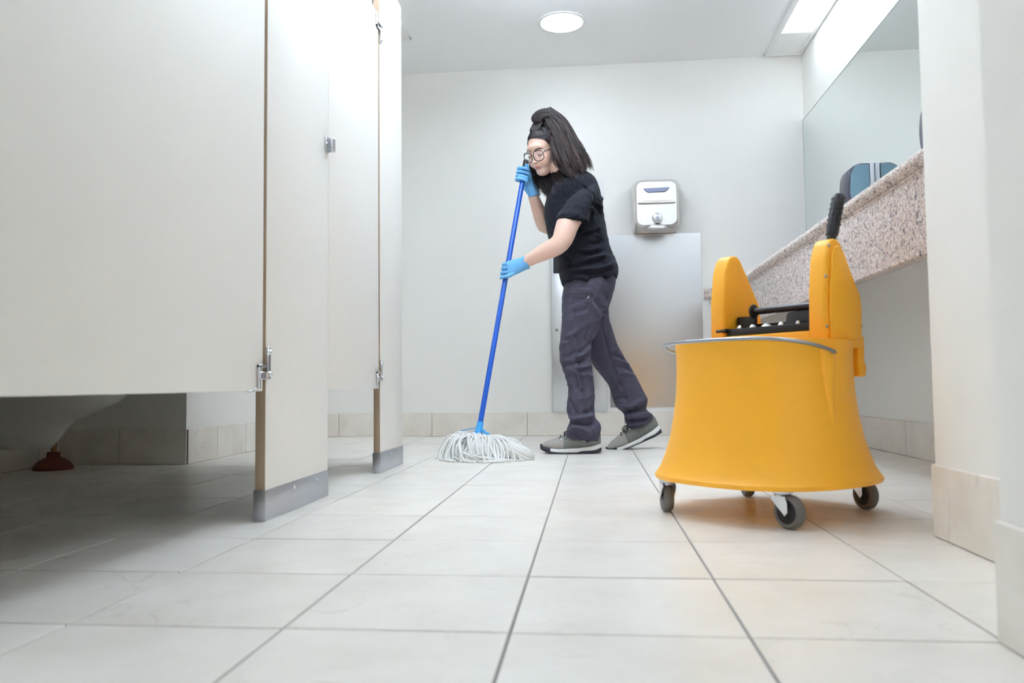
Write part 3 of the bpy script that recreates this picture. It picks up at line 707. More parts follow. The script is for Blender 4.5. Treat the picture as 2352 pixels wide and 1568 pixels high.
build('grip', xf(join(tube(gp, [0.0145, .0155, .0155, .0155, .0155, .0155, .0155, .0155, 0.013], 16), *[lathe([(0.003, 0), (0.002, 0.0018), (0.0004, 0.0022)], 6, frame_z(gp[i]+0.0152*np.array([math.cos(a), math.sin(a), 0]), (math.cos(a), math.sin(a), 0)))
      for i in range(2, 8) for a in [2*math.pi*(k+0.5*(i % 2))/9 for k in range(9)]]), BM), M['black'], hd, smooth=50)

# ================================================================== MOP
pt, pb = S(1208, 370, 3.925), S(1103, 972, 3.575)
pole_dir = (pb-pt)/np.linalg.norm(pb-pt)
def pole_at(py):
    t = (py-370)/(972-370); lo, hi = 0.0, 1.0          # invert the screen height along the pole
    for _ in range(40):
        m = (lo+hi)/2; P = pt+(pb-pt)*m; q = P-CAM; y = 784-F_PX*(q @ CU)/(q @ CF)
        if y < py: lo = m
        else: hi = m
    return pt+(pb-pt)*lo
mo = empty('string_mop', (pb[0], pb[1], 0), 'blue-handled string mop with white yarn held by the person', 'mop')
build('pole', tube([pt+pole_dir*0.03, pb], 0.0122, 18), M['blue'], mo)
build('pole_cap', tube([pt-pole_dir*0.004, pt-pole_dir*0.002, pt+pole_dir*0.035], [0.011, 0.0135, 0.0135], 18), M['black'], mo)
hb = S(1096, 1004, 3.545)
so = build('socket', tube([pb-pole_dir*0.006, pb, pb+pole_dir*0.02, hb], [0.0145, 0.0155, 0.0155, 0.0165], 18), M['lblue'], mo)
ax = np.array([0.86, -0.35, -0.12]); ax /= np.linalg.norm(ax)
sd = np.cross(ax, [0, 0, 1]); sd /= np.linalg.norm(sd)
cl = hb+np.array([0, 0, -0.012])
def bar(a, b, wd, h):
    d = (b-a)/np.linalg.norm(b-a); s2 = np.cross(d, [0, 0, 1]); s2 /= np.linalg.norm(s2); u2 = np.cross(s2, d)
    V = [p+s2*sx*wd/2+u2*sz*h/2 for p in (a, b) for sx in (-1, 1) for sz in (-1, 1)]
    return bevel((np.array(V), [(0, 1, 3, 2), (4, 6, 7, 5), (0, 4, 5, 1), (2, 3, 7, 6), (0, 2, 6, 4), (1, 5, 7, 3)]), min(wd, h)*0.2, 1)
build('clamp_jaw', join(bar(cl-ax*0.082+sd*0.014, cl+ax*0.082+sd*0.014, 0.008, 0.02), bar(cl-ax*0.082-sd*0.014, cl+ax*0.082-sd*0.014, 0.008, 0.02)), M['lblue'], mo)
hinge_p = pb+pole_dir*0.022
build('clamp_arm', join(bar(hinge_p+ax*0.012, cl+ax*0.085+np.array([0, 0, 0.006]), 0.012, 0.007), bar(hinge_p+ax*0.014+np.array([0, 0, -0.02]), cl+ax*0.07, 0.009, 0.006), bar(cl+ax*0.035+np.array([0, 0, 0.03]), cl+ax*0.062+np.array([0, 0, 0.034]), 0.012, 0.016)), M['lblue'], mo)
build('clamp_wire', join(tube([hinge_p-ax*0.012, cl-ax*0.088+np.array([0, 0, 0.028])], 0.0022, 6), tube([hinge_p-ax*0.012+np.array([0, 0, -0.012]), cl-ax*0.06+np.array([0, 0, 0.014])], 0.0022, 6)), M['lblue'], mo)
# yarn: every strand a tube, one mesh
rng = random.Random(11); strands = []
def strand(p0, az, reach, hgt, rad=0.0032, curl=0.0, n=13):
    d = np.array([math.cos(az), math.sin(az), 0]); q = np.array([-d[1], d[0], 0]); pts = []; ph = rng.uniform(0, 6.3); amp = rng.uniform(0.002, 0.008)
    for i in range(n):
        t = i/(n-1)
        x = reach*(t**0.85)
        z = p0[2]*(1-min(1, t*1.35)**2.0)+hgt*math.sin(math.pi*min(1, t*1.15))*0.5
        lat = curl*math.sin(t*2.6)*reach+amp*math.sin(ph+t*9)
        P = p0+d*x+q*lat; P[2] = max(rad*1.02, z+0.003*math.sin(ph*2+t*11)); pts.append(P)
    strands.append(tube(pts, rad, 6))
cen = np.array([cl[0]+0.005, cl[1]-0.055, 0.0])
def blob(c, r_, seed):
    V, Fc = ellipsoid(c, r_, 40, 24); V = V+0.010*np.array([noise.noise_vector(Vector(v*22+seed)) for v in V]); V[:, 2] = np.maximum(V[:, 2], 0.002); return V, Fc
strands.append(blob(cen+np.array([0.015, 0, 0]), (0.098, 0.105, 0.070), 0.3)); strands.append(blob(cen+np.array([0, 0.04, 0.02]), (0.075, 0.05, 0.072), 4.1))
for k in range(420):
    s = rng.uniform(-1, 1); layer = rng.random()
    p0 = cl+ax*s*0.080+sd*rng.uniform(-0.012, 0.012); p0 = p0+np.array([0, 0, rng.uniform(-0.006, 0.014)])
    az = rng.gauss(-math.pi/2-0.05, 0.62)+s*0.75      # most fall towards the viewer
    if layer > 0.86: az = rng.uniform(0, 6.28)
    if 0.2 < az % 6.283 < 2.9: reach = rng.uniform(0.05, 0.09)
    else: reach = rng.uniform(0.11, 0.205)
    reach *= 1-0.42*max(0, -math.cos(az))
    strand(p0, az, reach, rng.uniform(0.02, 0.075), rng.uniform(0.0032, 0.0046), rng.uniform(-0.5, 0.5), 16)
for k in range(70):                                     # loose loops lying round the foot of the pile
    th0 = rng.uniform(3.0, 6.5); th1 = th0+rng.choice((-1, 1))*rng.uniform(0.5, 1.3); pts = []; r0_ = rng.uniform(0.10, 0.135); zz_ = rng.uniform(0.004, 0.045)
    for i in range(12):
        t = i/11; th = th0+(th1-th0)*t; rr_ = r0_*(1+0.08*math.sin(5*t+k))*(1.1-zz_*5)
        pts.append(cen+np.array([rr_*0.95*math.cos(th)+0.012, rr_*math.sin(th), max(0.005, zz_*(1-t)+0.004)]))
    strands.append(tube(pts, rng.uniform(0.0034, 0.0046), 6))
strands.append(tube(spline([(-0.45, 3.50, 0.02), (-0.40, 3.50, 0.038), (-0.33, 3.49, 0.038), (-0.285, 3.485, 0.022), (-0.262, 3.48, 0.012)], 14), [0.018, .026, .031, .033, .034, .034, .034, .032, .03, .027, .023, .019, .014, .008], 16))
for k in range(190):                                    # the trailing tail on the right
    v_ = rng.uniform(0, 2*math.pi); pts = []; rr0 = rng.uniform(0.92, 1.12); t0 = rng.uniform(0, 0.25); t1 = rng.uniform(0.75, 1.0)
    for i in range(14):
        t = t0+(t1-t0)*i/13; tw = v_+t*2.4; x = -0.47+t*0.222
        cz_ = float(np.interp(t, [0, .3, .65, .88, 1], [0.024, .038, .036, .020, .010])); rad_ = float(np.interp(t, [0, .3, .6, .85, 1], [0.022, .033, .033, .024, .012]))*rr0
        pts.append((x, 3.50-0.025*t+rad_*1.25*math.cos(tw), max(0.004, cz_+rad_*math.sin(tw))))
    strands.append(tube(pts, rng.uniform(0.0030, 0.0042), 6))
y_ = build('yarn_strands', join(*strands), M['yarn'], mo, smooth=180); y_['kind'] = 'stuff'

# ================================================================== PERSON
YM = 3.90
SK = np.array(lin((236, 200, 182)))
# --- head frame
a_h, p_h = math.radians(38), math.radians(27)
fh = np.array([-math.sin(a_h), -math.cos(a_h), 0.0]); HF = fh*math.cos(p_h)+np.array([0, 0, -math.sin(p_h)])
HL = np.cross([0, 0, 1.0], fh); HL /= np.linalg.norm(HL)          # her left
HU = np.cross(HL, HF); HU = HU if HU[2] > 0 else -HU
rl = math.radians(-3); HL, HU = HL*math.cos(rl)+HU*math.sin(rl), HU*math.cos(rl)-HL*math.sin(rl)
HC = S(1251, 346, 3.875)
HR = np.stack([HL, HF, HU], 1)
def hp_(x, y, z): return HC+HR @ np.array([x, y, z])
def hel(x, y, z, a, b, c, nu=24, nv=16): return ellipsoid(hp_(x, y, z), (a, b, c), nu, nv, HR)
def limb(rows, n=20, m=16):
    """rows: (px, py, Y, radius)"""
    P = [np.append(S(a, b, c), d) for a, b, c, d in rows]; Q = spline(P, m); return tube([q[:3] for q in Q], [q[3] for q in Q], n)
def loft_px(rows, m, n=28, p=2.2):
    """rows: front px (x,y), back px (x,y), Y centre, half width in Y"""
    R_ = spline([(*S(a, b, Yc), *S(c, d, Yc), h) for a, b, c, d, Yc, h in rows], m); rg = []
    for q in R_:
        f_, b_ = q[:3], q[3:6]; rg.append(ell((f_+b_)/2, (b_-f_)/2, (0, q[6], 0), n, p))
    return rings_loft(rg, n)
larm = [(1345, 448, 3.785, 0.040), (1328, 478, 3.735, 0.046), (1304, 515, 3.690, 0.0535), (1294, 545, 3.675, 0.049), (1282, 562, 3.675, 0.045), (1262, 573, 3.69, 0.0425), (1238, 585, 3.71, 0.036), (1216, 597, 3.735, 0.0295), (1203, 604, 3.748, 0.027)]
rarm = [(1325, 450, 4.02, 0.042), (1304, 478, 4.06, 0.046), (1272, 510, 4.07, 0.048), (1254, 517, 4.05, 0.045), (1244, 500, 4.02, 0.040), (1233, 472, 3.985, 0.032), (1224, 448, 3.955, 0.027)]
torso_in = [(1300, 650, 1404, 640, YM, 0.13), (1292, 600, 1396, 590, YM, 0.125), (1276, 540, 1380, 535, YM, 0.125), (1268, 480, 1374, 478, YM, 0.14), (1282, 435, 1362, 428, YM, 0.13), (1292, 410, 1345, 402, YM, 0.07)]
neck = [(1322, 428, 3.905, 0.060), (1304, 410, 3.90, 0.055), (1288, 392, 3.893, 0.053), (1276, 372, 3.885, 0.054)]
lleg_in = [(1340, 660, 3.83, 0.075), (1330, 740, 3.82, 0.065), (1322, 820, 3.81, 0.05), (1335, 900, 3.80, 0.045), (1340, 990, 3.79, 0.032), (1342, 1012, 3.79, 0.032)]
rleg_in = [(1350, 660, 3.96, 0.06), (1370, 750, 3.98, 0.045), (1405, 845, 4.0, 0.042), (1442, 910, 4.02, 0.036), (1462, 960, 4.03, 0.025), (1464, 985, 4.03, 0.025)]
head_parts = [hel(0, -0.012, 0.030, 0.0725, 0.094, 0.084), hel(0, 0.022, -0.028, 0.0610, 0.0700, 0.084), hel(0, 0.050, -0.083, 0.036, 0.036, 0.030),
              hel(0.030, 0.058, -0.034, 0.030, 0.030, 0.034), hel(-0.030, 0.058, -0.034, 0.030, 0.030, 0.034),
              hel(0, 0.088, -0.012, 0.0100, 0.014, 0.028), hel(0, 0.101, -0.030, 0.0115, 0.0125, 0.0105), hel(0.0095, 0.093, -0.033, 0.007, 0.009, 0.007), hel(-0.0095, 0.093, -0.033, 0.007, 0.009, 0.007),
              hel(0, 0.0735, 0.034, 0.045, 0.014, 0.022), hel(0, 0.0835, -0.0555, 0.021, 0.0105, 0.0065), hel(0, 0.0825, -0.0645, 0.018, 0.0105, 0.0070),
              hel(0.0315, 0.0690, 0.003, 0.0150, 0.0165, 0.0115), hel(-0.0315, 0.0690, 0.003, 0.0150, 0.0165, 0.0115),
              hel(0.073, -0.012, -0.008, 0.008, 0.018, 0.030), hel(-0.073, -0.012, -0.008, 0.008, 0.018, 0.030)]
BV, BF, BE = remesh([limb(larm), limb(rarm), loft_px(torso_in, 14), limb(neck), limb(lleg_in), limb(rleg_in)]+head_parts, 0.0027, 3)
hl = (BV-HC) @ HR                                             # head-local coordinates
tint = np.tile(SK, (len(BV), 1))
def dab(c, cen, rad, k):
    q = (((hl-np.array(cen))/np.array(rad))**2).sum(1); wgt = (k*np.exp(-q**1.5))[:, None]; return tint*(1-wgt)+np.array(lin(c))*wgt
tint = dab((200, 118, 108), (0, 0.092, -0.060), (0.021, 0.02, 0.0085), 0.85)
tint = dab((150, 84, 78), (0, 0.093, -0.0600), (0.019, 0.02, 0.0016), 0.8)
for s in (-1, 1):
    tint = dab((228, 160, 148), (0.042*s, 0.07, -0.03), (0.02, 0.03, 0.016), 0.35)
    tint = dab((206, 160, 148), (0.0315*s, 0.083, 0.006), (0.017, 0.02, 0.009), 0.55)
person = build('person', (BV, BF), M['skin'], None, smooth=180, origin=tuple(S(1340, 1042, 3.9)*np.array([1, 1, 0])), tint=tint)
tag(person, 'person in dark tee shirt and grey trousers leaning over the mop', 'person')
for s in (-1, 1):
    bw = spline([(0.014*s, 0.0915, 0.021), (0.028*s, 0.089, 0.027), (0.040*s, 0.081, 0.027), (0.050*s, 0.070, 0.021)], 10)
    build('eyebrow', tube([hp_(*q) for q in bw], [0.0022, .0028, .003, .003, .003, .0028, .0026, .0022, .0016, .0008], 6, flat=0.6), M['brow'], person)
    ls = spline([(0.018*s, 0.0825, -0.002), (0.026*s, 0.0865, -0.0065), (0.0345*s, 0.0865, -0.0075), (0.044*s, 0.079, -0.003)], 9)
    build('eyelash', tube([hp_(*q) for q in ls], 0.0013, 5), M['brow'], person)
# --- glasses
gl = empty('glasses', (0, 0, 0)); gl.parent = person; WM[gl.name] = WM[person.name].copy()
gy = 0.106
def lens_pts(s, k=1.0, n=28):
    out = []
    for i in range(n):
        th = 2*math.pi*i/n; cx, sx = math.cos(th), math.sin(th); p = 2.7
        x = 0.0275*k*math.copysign(abs(cx)**(2/p), cx); z = 0.0240*k*math.copysign(abs(sx)**(2/p), sx)-0.0015*(1 if sx < 0 else 0)
        out.append(hp_((0.0335+x)*s, gy-0.006-3.5*(0.0335+x-0.01)**2, -0.003+z-0.10*(x*0)))
    return out
for s in (-1, 1):
    build('rim', tube(lens_pts(s), 0.0019, 8, closed=True), M['frame'], gl)
    lp = lens_pts(s, 0.97); build('lens', (np.array(lp), [tuple(range(len(lp)))]), M['lens'], gl)
    build('temple', tube([hp_(0.0605*s, gy-0.018, 0.008), hp_(0.069*s, gy-0.026, 0.010), hp_(0.0765*s, 0.03, 0.008), hp_(0.0775*s, -0.02, 0.004)], [0.0022, .0024, .002, .002], 8), M['frame'], gl)
build('bridge', tube([hp_(-0.0075, gy-0.005, 0.003), hp_(0, gy-0.001, 0.006), hp_(0.0075, gy-0.005, 0.003)], 0.0019, 8), M['frame'], gl)

# --- trousers
pelvis = [(1300, 632, 1410, 618, YM, 0.150), (1296, 655, 1414, 642, YM, 0.164), (1291, 680, 1409, 672, YM, 0.172), (1292, 706, 1398, 704, YM, 0.165), (1300, 728, 1388, 726, YM, 0.140)]
legl = [(1292, 675, 1398, 690, 3.822, 0.080), (1290, 705, 1390, 715, 3.818, 0.088), (1290, 742, 1374, 745, 3.815, 0.086), (1286, 786, 1360, 780, 3.81, 0.080), (1284, 816, 1356, 812, 3.808, 0.077), (1291, 846, 1361, 840, 3.805, 0.074),
        (1303, 872, 1363, 870, 3.80, 0.069), (1305, 900, 1366, 898, 3.80, 0.068), (1302, 940, 1366, 940, 3.795, 0.071), (1309, 960, 1369, 960, 3.79, 0.066), (1303, 980, 1381, 976, 3.79, 0.074), (1300, 1000, 1378, 1003, 3.79, 0.067), (1306, 1007, 1374, 1014, 3.79, 0.060)]
legr = [(1310, 680, 1404, 690, 3.975, 0.080), (1322, 715, 1398, 712, 3.98, 0.086), (1328, 762, 1405, 752, 3.985, 0.084), (1342, 805, 1420, 795, 3.99, 0.078), (1367, 846, 1440, 828, 4.0, 0.073), (1395, 880, 1461, 862, 4.01, 0.07),
        (1404, 907, 1478, 898, 4.02, 0.069), (1415, 934, 1488, 920, 4.025, 0.068), (1432, 950, 1484, 940, 4.03, 0.064), (1434, 963, 1499, 951, 4.03, 0.066), (1440, 976, 1498, 962, 4.03, 0.062), (1444, 986, 1484, 974, 4.03, 0.055)]
TV, TF, TE = remesh([loft_px(pelvis, 12, p=2.3), loft_px(legl, 34, p=2.15), loft_px(legr, 34, p=2.15)], 0.0042, 4)
def z3(pts): return [(1200+a/4.125, 700+b/4.125) for a, b in pts]
def z2(pts): return [(1080+a/5.2275, 460+b/5.2275) for a, b in pts]
pf = [(z3(p), h, wd) for p, h, wd in [
    ([(655, 330), (590, 420), (520, 455)], -.006, .009), ([(650, 395), (570, 470), (500, 500)], .006, .009), ([(645, 480), (560, 540), (480, 545)], -.006, .008), ([(660, 560), (570, 590), (480, 580)], .006, .009),
    ([(665, 610), (600, 610), (520, 640)], -.005, .008), ([(668, 690), (610, 660), (540, 680)], .005, .009), ([(605, 170), (500, 260), (400, 320)], .005, .011), ([(520, 300), (450, 330), (380, 350)], -.005, .010), ([(725, 150), (680, 260), (640, 340)], .007, .012),
    ([(640, 200), (610, 300), (600, 360)], -.005, .010), ([(350, 375), (430, 345), (490, 300)], .006, .010), ([(370, 590), (440, 570), (520, 580)], -.005, .010), ([(375, 500), (450, 480), (520, 430)], -.005, .012), ([(390, 640), (440, 710), (450, 780)], .006, .011), ([(470, 640), (510, 740), (500, 820)], -.005, .012),
    ([(440, 880), (475, 980), (530, 1050)], -.007, .012), ([(420, 1010), (480, 1075), (600, 1065), (690, 1040)], .009, .012), ([(440, 1100), (540, 1125), (640, 1120), (725, 1080)], -.010, .010), ([(450, 1150), (560, 1170), (660, 1230)], .009, .011), ([(430, 1200), (520, 1230), (600, 1290)], -.005, .010), ([(690, 960), (620, 1020), (560, 1030)], -.006, .011), ([(680, 830), (600, 880), (520, 900)], .004, .012), ([(730, 1130), (690, 1180), (650, 1190)], .007, .011),
    ([(745, 190), (790, 340), (840, 520), (900, 700), (1010, 920)], -.005, .009), ([(800, 200), (850, 340), (905, 400)], .004, .010), ([(820, 440), (870, 430), (915, 410)], .006, .008), ([(850, 470), (930, 500), (1000, 540)], -.006, .009), ([(860, 520), (940, 530), (1020, 590)], .006, .009), ([(880, 590), (960, 590), (1050, 640)], -.005, .009), ([(900, 650), (980, 650), (1065, 670)], .005, .009),
    ([(850, 770), (880, 700), (930, 690)], .007, .012), ([(860, 900), (930, 880), (1000, 900)], -.006, .013), ([(900, 960), (1010, 960), (1100, 920), (1180, 880)], .007, .012), ([(970, 1000), (1080, 1000), (1180, 960)], -.008, .010), ([(970, 1045), (1090, 1050), (1240, 1030)], .009, .010), ([(980, 1085), (1090, 1095), (1220, 1065)], -.009, .009), ([(1000, 1130), (1100, 1130), (1180, 1110)], .006, .010), ([(1100, 830), (1150, 880), (1190, 930)], .006, .010),
    ([(440, 330), (470, 420), (480, 480)], -.003, .014)]]
pf += [(z2(p), h, wd) for p, h, wd in [
    ([(1180, 1250), (1300, 1210), (1420, 1160)], -.003, .010), ([(1200, 1330), (1330, 1330), (1430, 1290)], -.004, .011), ([(1250, 1390), (1350, 1370), (1450, 1300)], .004, .011), ([(1500, 1180), (1560, 1280), (1590, 1330)], -.006, .011), ([(1480, 1260), (1540, 1380), (1530, 1480)], .006, .012), ([(1600, 1290), (1640, 1240)], .005, .010), ([(1590, 1360), (1650, 1330)], -.005, .009), ([(1450, 1450), (1540, 1440)], .004, .01), ([(1560, 1060), (1620, 1130), (1650, 1200)], -.005, .012), ([(1400, 1200), (1460, 1230), (1500, 1300)], .003, .01)]]
def apply_folds(V, Fc, E, folds, seed, amp, it, gain):
    tree = bvh(V, Fc); N = normals(V, Fc); D = np.zeros(len(V))
    for p, h, wd in folds: D += fold(V, N, drape(tree, p), h*gain, wd)
    nzv = np.array([noise.fractal(Vector((v[0]*16+seed, v[1]*16, v[2]*22)), 0.9, 2.0, 4) for v in V]); D += amp*nzv
    V = relax(V+N*D[:, None], E, it); return V
TV = apply_folds(TV, TF, TE, pf, 3.1, 0.0034, 1, 2.0)
trou = build('trousers', (TV, TF), M['pants'], person, smooth=180)
trou['label'] = 'charcoal cargo trousers'
ttree = bvh(TV, TF)
def patch(tree, corners, lift, th, nx=12, ny=6):
    """curved panel laid on a garment: corners given in order tl, tr, br, bl"""
    tl, tr_, br_, bl = [np.array(c, float) for c in corners]; top_, bot = [], []; n = 0
    for j in range(ny+1):
        for i in range(nx+1):
            u, v = i/nx, j/ny; q = (tl*(1-u)+tr_*u)*(1-v)+(bl*(1-u)+br_*u)*v
            h, no = hit(tree, q[0], q[1], 0.0)
            if h is None: h, no = (top_[-1]-no*(lift+th) if top_ else S(q[0], q[1], 3.75)), np.array([0, -1.0, 0])
            ef = min(i, nx-i, j, ny-j); top_.append(h+no*(lift+th*(1 if ef > 0 else 0.55))); bot.append(h-no*0.002)
    K = (nx+1)*(ny+1); Fc = []
    for j in range(ny):
        for i in range(nx):
            a = j*(nx+1)+i; Fc.append((a, a+1, a+nx+2, a+nx+1)); Fc.append((K+a, K+a+nx+1, K+a+nx+2, K+a+1))
    rim = [i for i in range(nx+1)]+[(j)*(nx+1)+nx for j in range(1, ny+1)]+[ny*(nx+1)+i for i in range(nx-1, -1, -1)]+[j*(nx+1) for j in range(ny-1, 0, -1)]
    for k in range(len(rim)): a, b = rim[k], rim[(k+1) % len(rim)]; Fc.append((a, b, K+b, K+a))
    return out_normals((np.array(top_+bot), Fc))
fl_ = build('pocket_flap', patch(ttree, [(1297, 659.5), (1364, 660), (1362.5, 674), (1299, 676)], 0.001, 0.0045), M['pants'], trou, smooth=50)
h, no = hit(ttree, 1328, 674, 0.005); build('button', lathe([(0.006, 0), (0.006, 0.002), (0.004, 0.003), (0.001, 0.002)], 14, frame_z(h, no)), M['seam'], fl_)
def seam(tree, pts, r, mat, parent, name='seam', m=None, lift=0.0):
    q = drape(tree, pts, lift, m)
    if len(q) > 2: return build(name, tube(q, r, 6), M[mat], parent)
seam(ttree, [(1301, 680), (1330, 683), (1361, 681)], 0.0014, 'seam', trou)
seam(ttree, z2([(1460, 1130), (1450, 1280), (1420, 1420)]), 0.0013, 'seam', trou)
seam(ttree, z2([(1275, 1270), (1255, 1340), (1255, 1430)]), 0.0016, 'seam', trou)
seam(ttree, z2([(1110, 1450), (1260, 1448), (1420, 1420)]), 0.0013, 'seam', trou)
seam(ttree, z3([(530, 160), (518, 300), (515, 450), (530, 600), (560, 750), (580, 900), (605, 1040)]), 0.0013, 'seam', trou, m=50)
seam(ttree, z3([(550, 160), (538, 300), (535, 450), (550, 600), (580, 750), (598, 900), (620, 1040)]), 0.0010, 'seam', trou, m=50)
seam(ttree, z3([(750, 190), (800, 380), (860, 570), (930, 760), (1005, 920)]), 0.0012, 'seam', trou, m=40)
seam(ttree, z2([(1700, 1020), (1660, 1120), (1630, 1240)]), 0.0015, 'seam', trou)
seam(ttree, z3([(430, 1225), (520, 1255), (600, 1285), (690, 1250)]), 0.0014, 'seam', trou)
for q, w_ in ((z3([(565, 800)])[0], 0.006), (z3([(620, 1290)])[0], 0.009), (z3([(1055, 972)])[0], 0.005)):
    h, no = hit(ttree, q[0], q[1], 0.001)
    if h is not None: build('button', lathe([(w_, 0), (w_, 0.002), (w_*0.6, 0.0035), (0.001, 0.0025)], 14, frame_z(h, no)), M['seam'], trou)
h, no = hit(ttree, *z2([(1425, 1150)])[0], 0.004)
h2, _ = hit(ttree, *z2([(1412, 1180)])[0], 0.004); build('zip_pull', tube([h, h2], [0.0015, 0.003], 6), M['chrome'], trou)

# --- tee shirt
torso = [(1293, 658, 1417, 638, YM, 0.178), (1288, 646, 1421, 623, YM, 0.178), (1283, 622, 1418, 606, YM, 0.166), (1275, 590, 1406, 578, YM, 0.153), (1260, 550, 1396, 542, YM, 0.148), (1252, 510, 1389, 502, YM, 0.152), (1251, 475, 1384, 465, YM, 0.160), (1260, 445, 1376, 430, YM, 0.160), (1276, 422, 1363, 406, YM, 0.125), (1290, 408, 1343, 394, YM, 0.068), (1294, 403, 1336, 389, YM, 0.060)]
def sleeve(rows, m=14, n=24):
    """rows: (px, py, Y, half size along x, half size along y, tilt px of the ring)"""
    R_ = spline([(*S(a, b, Yc), hx_, hy_, tl_) for a, b, Yc, hx_, hy_, tl_ in rows], m); rg = []
    for q in R_: rg.append(ell(q[:3], (q[3], 0, q[5]), (0, q[4], 0), n, 2.2))
    return rings_loft(rg, n)
sl = [(1344, 438, 3.790, 0.062, 0.060, 0.03), (1338, 452, 3.750, 0.072, 0.068, 0.02), (1328, 472, 3.715, 0.073, 0.063, 0.008), (1318, 495, 3.700, 0.076, 0.062, -0.006), (1314, 508, 3.695, 0.077, 0.061, -0.009)]
sr = [(1340, 440, 4.03, 0.055, 0.055, 0.03), (1322, 460, 4.06, 0.062, 0.062, 0.03), (1298, 485, 4.07, 0.066, 0.063, 0.04), (1284, 500, 4.07, 0.066, 0.062, 0.045)]
SV, SF, SE = remesh([loft_px(torso, 30, p=2.25), sleeve(sl), sleeve(sr)], 0.0042, 4)
sfolds = [(z2(p), h, wd) for p, h, wd in [
    ([(1290, 390), (1450, 360), (1570, 310)], .006, .011), ([(1320, 425), (1480, 395), (1560, 370)], -.007, .010), ([(1470, 395), (1540, 430), (1600, 480)], .007, .011), ([(1560, 400), (1585, 450), (1600, 500)], -.006, .009), ([(1290, 585), (1430, 610), (1560, 560)], .006, .011), ([(1300, 640), (1480, 640), (1650, 590)], -.006, .012),
    ([(1170, 745), (1330, 735), (1500, 690), (1670, 665)], .007, .011), ([(1150, 780), (1380, 770), (1620, 715)], -.007, .012), ([(1330, 825), (1500, 832), (1650, 795), (1740, 735)], .008, .011), ([(1180, 880), (1480, 880), (1700, 825)], -.007, .011), ([(1240, 905), (1440, 935), (1640, 900), (1765, 825)], .008, .010), ([(1120, 950), (1330, 970), (1560, 960), (1700, 900)], -.006, .009),
    ([(1450, 60), (1480, 160), (1460, 260)], .005, .012), ([(1500, -20), (1470, 60), (1440, 160)], -.007, .011), ([(1530, 20), (1570, -20), (1590, -70)], .006, .012), ([(1100, 640), (1180, 690), (1220, 760)], -.005, .012), ([(1380, 520), (1500, 520), (1620, 480)], -.005, .010), ([(1060, 180), (1200, 150), (1330, 190)], .003, .015), ([(1640, 600), (1600, 690), (1640, 760)], .005, .012)]]
sfolds += [([(1338, 425), (1352, 436), (1362, 447)], -.004, .006), ([(1365, 470), (1375, 480), (1382, 495)], -.006, .009), ([(1360, 460), (1372, 470), (1384, 478)], .006, .009)]
SV = apply_folds(SV, SF, SE, sfolds, 8.7, 0.0035, 1, 2.1)
shirt = build('tee_shirt', (SV, SF), M['shirt'], person, smooth=180); shirt['label'] = 'dark navy short-sleeved tee shirt'
stree = bvh(SV, SF)
seam(stree, [(1279, 502.5), (1300, 503.5), (1325, 505.5), (1347, 509)], 0.0011, 'shirt', shirt, 'sleeve_hem')
seam(stree, z2([(1150, 985), (1320, 992), (1500, 985), (1640, 950), (1740, 890)]), 0.0013, 'shirt', shirt, 'hem_seam')
seam(stree, [(1337, 423), (1352, 434), (1363, 446), (1366, 460)], 0.0013, 'shirt', shirt, 'shoulder_seam')

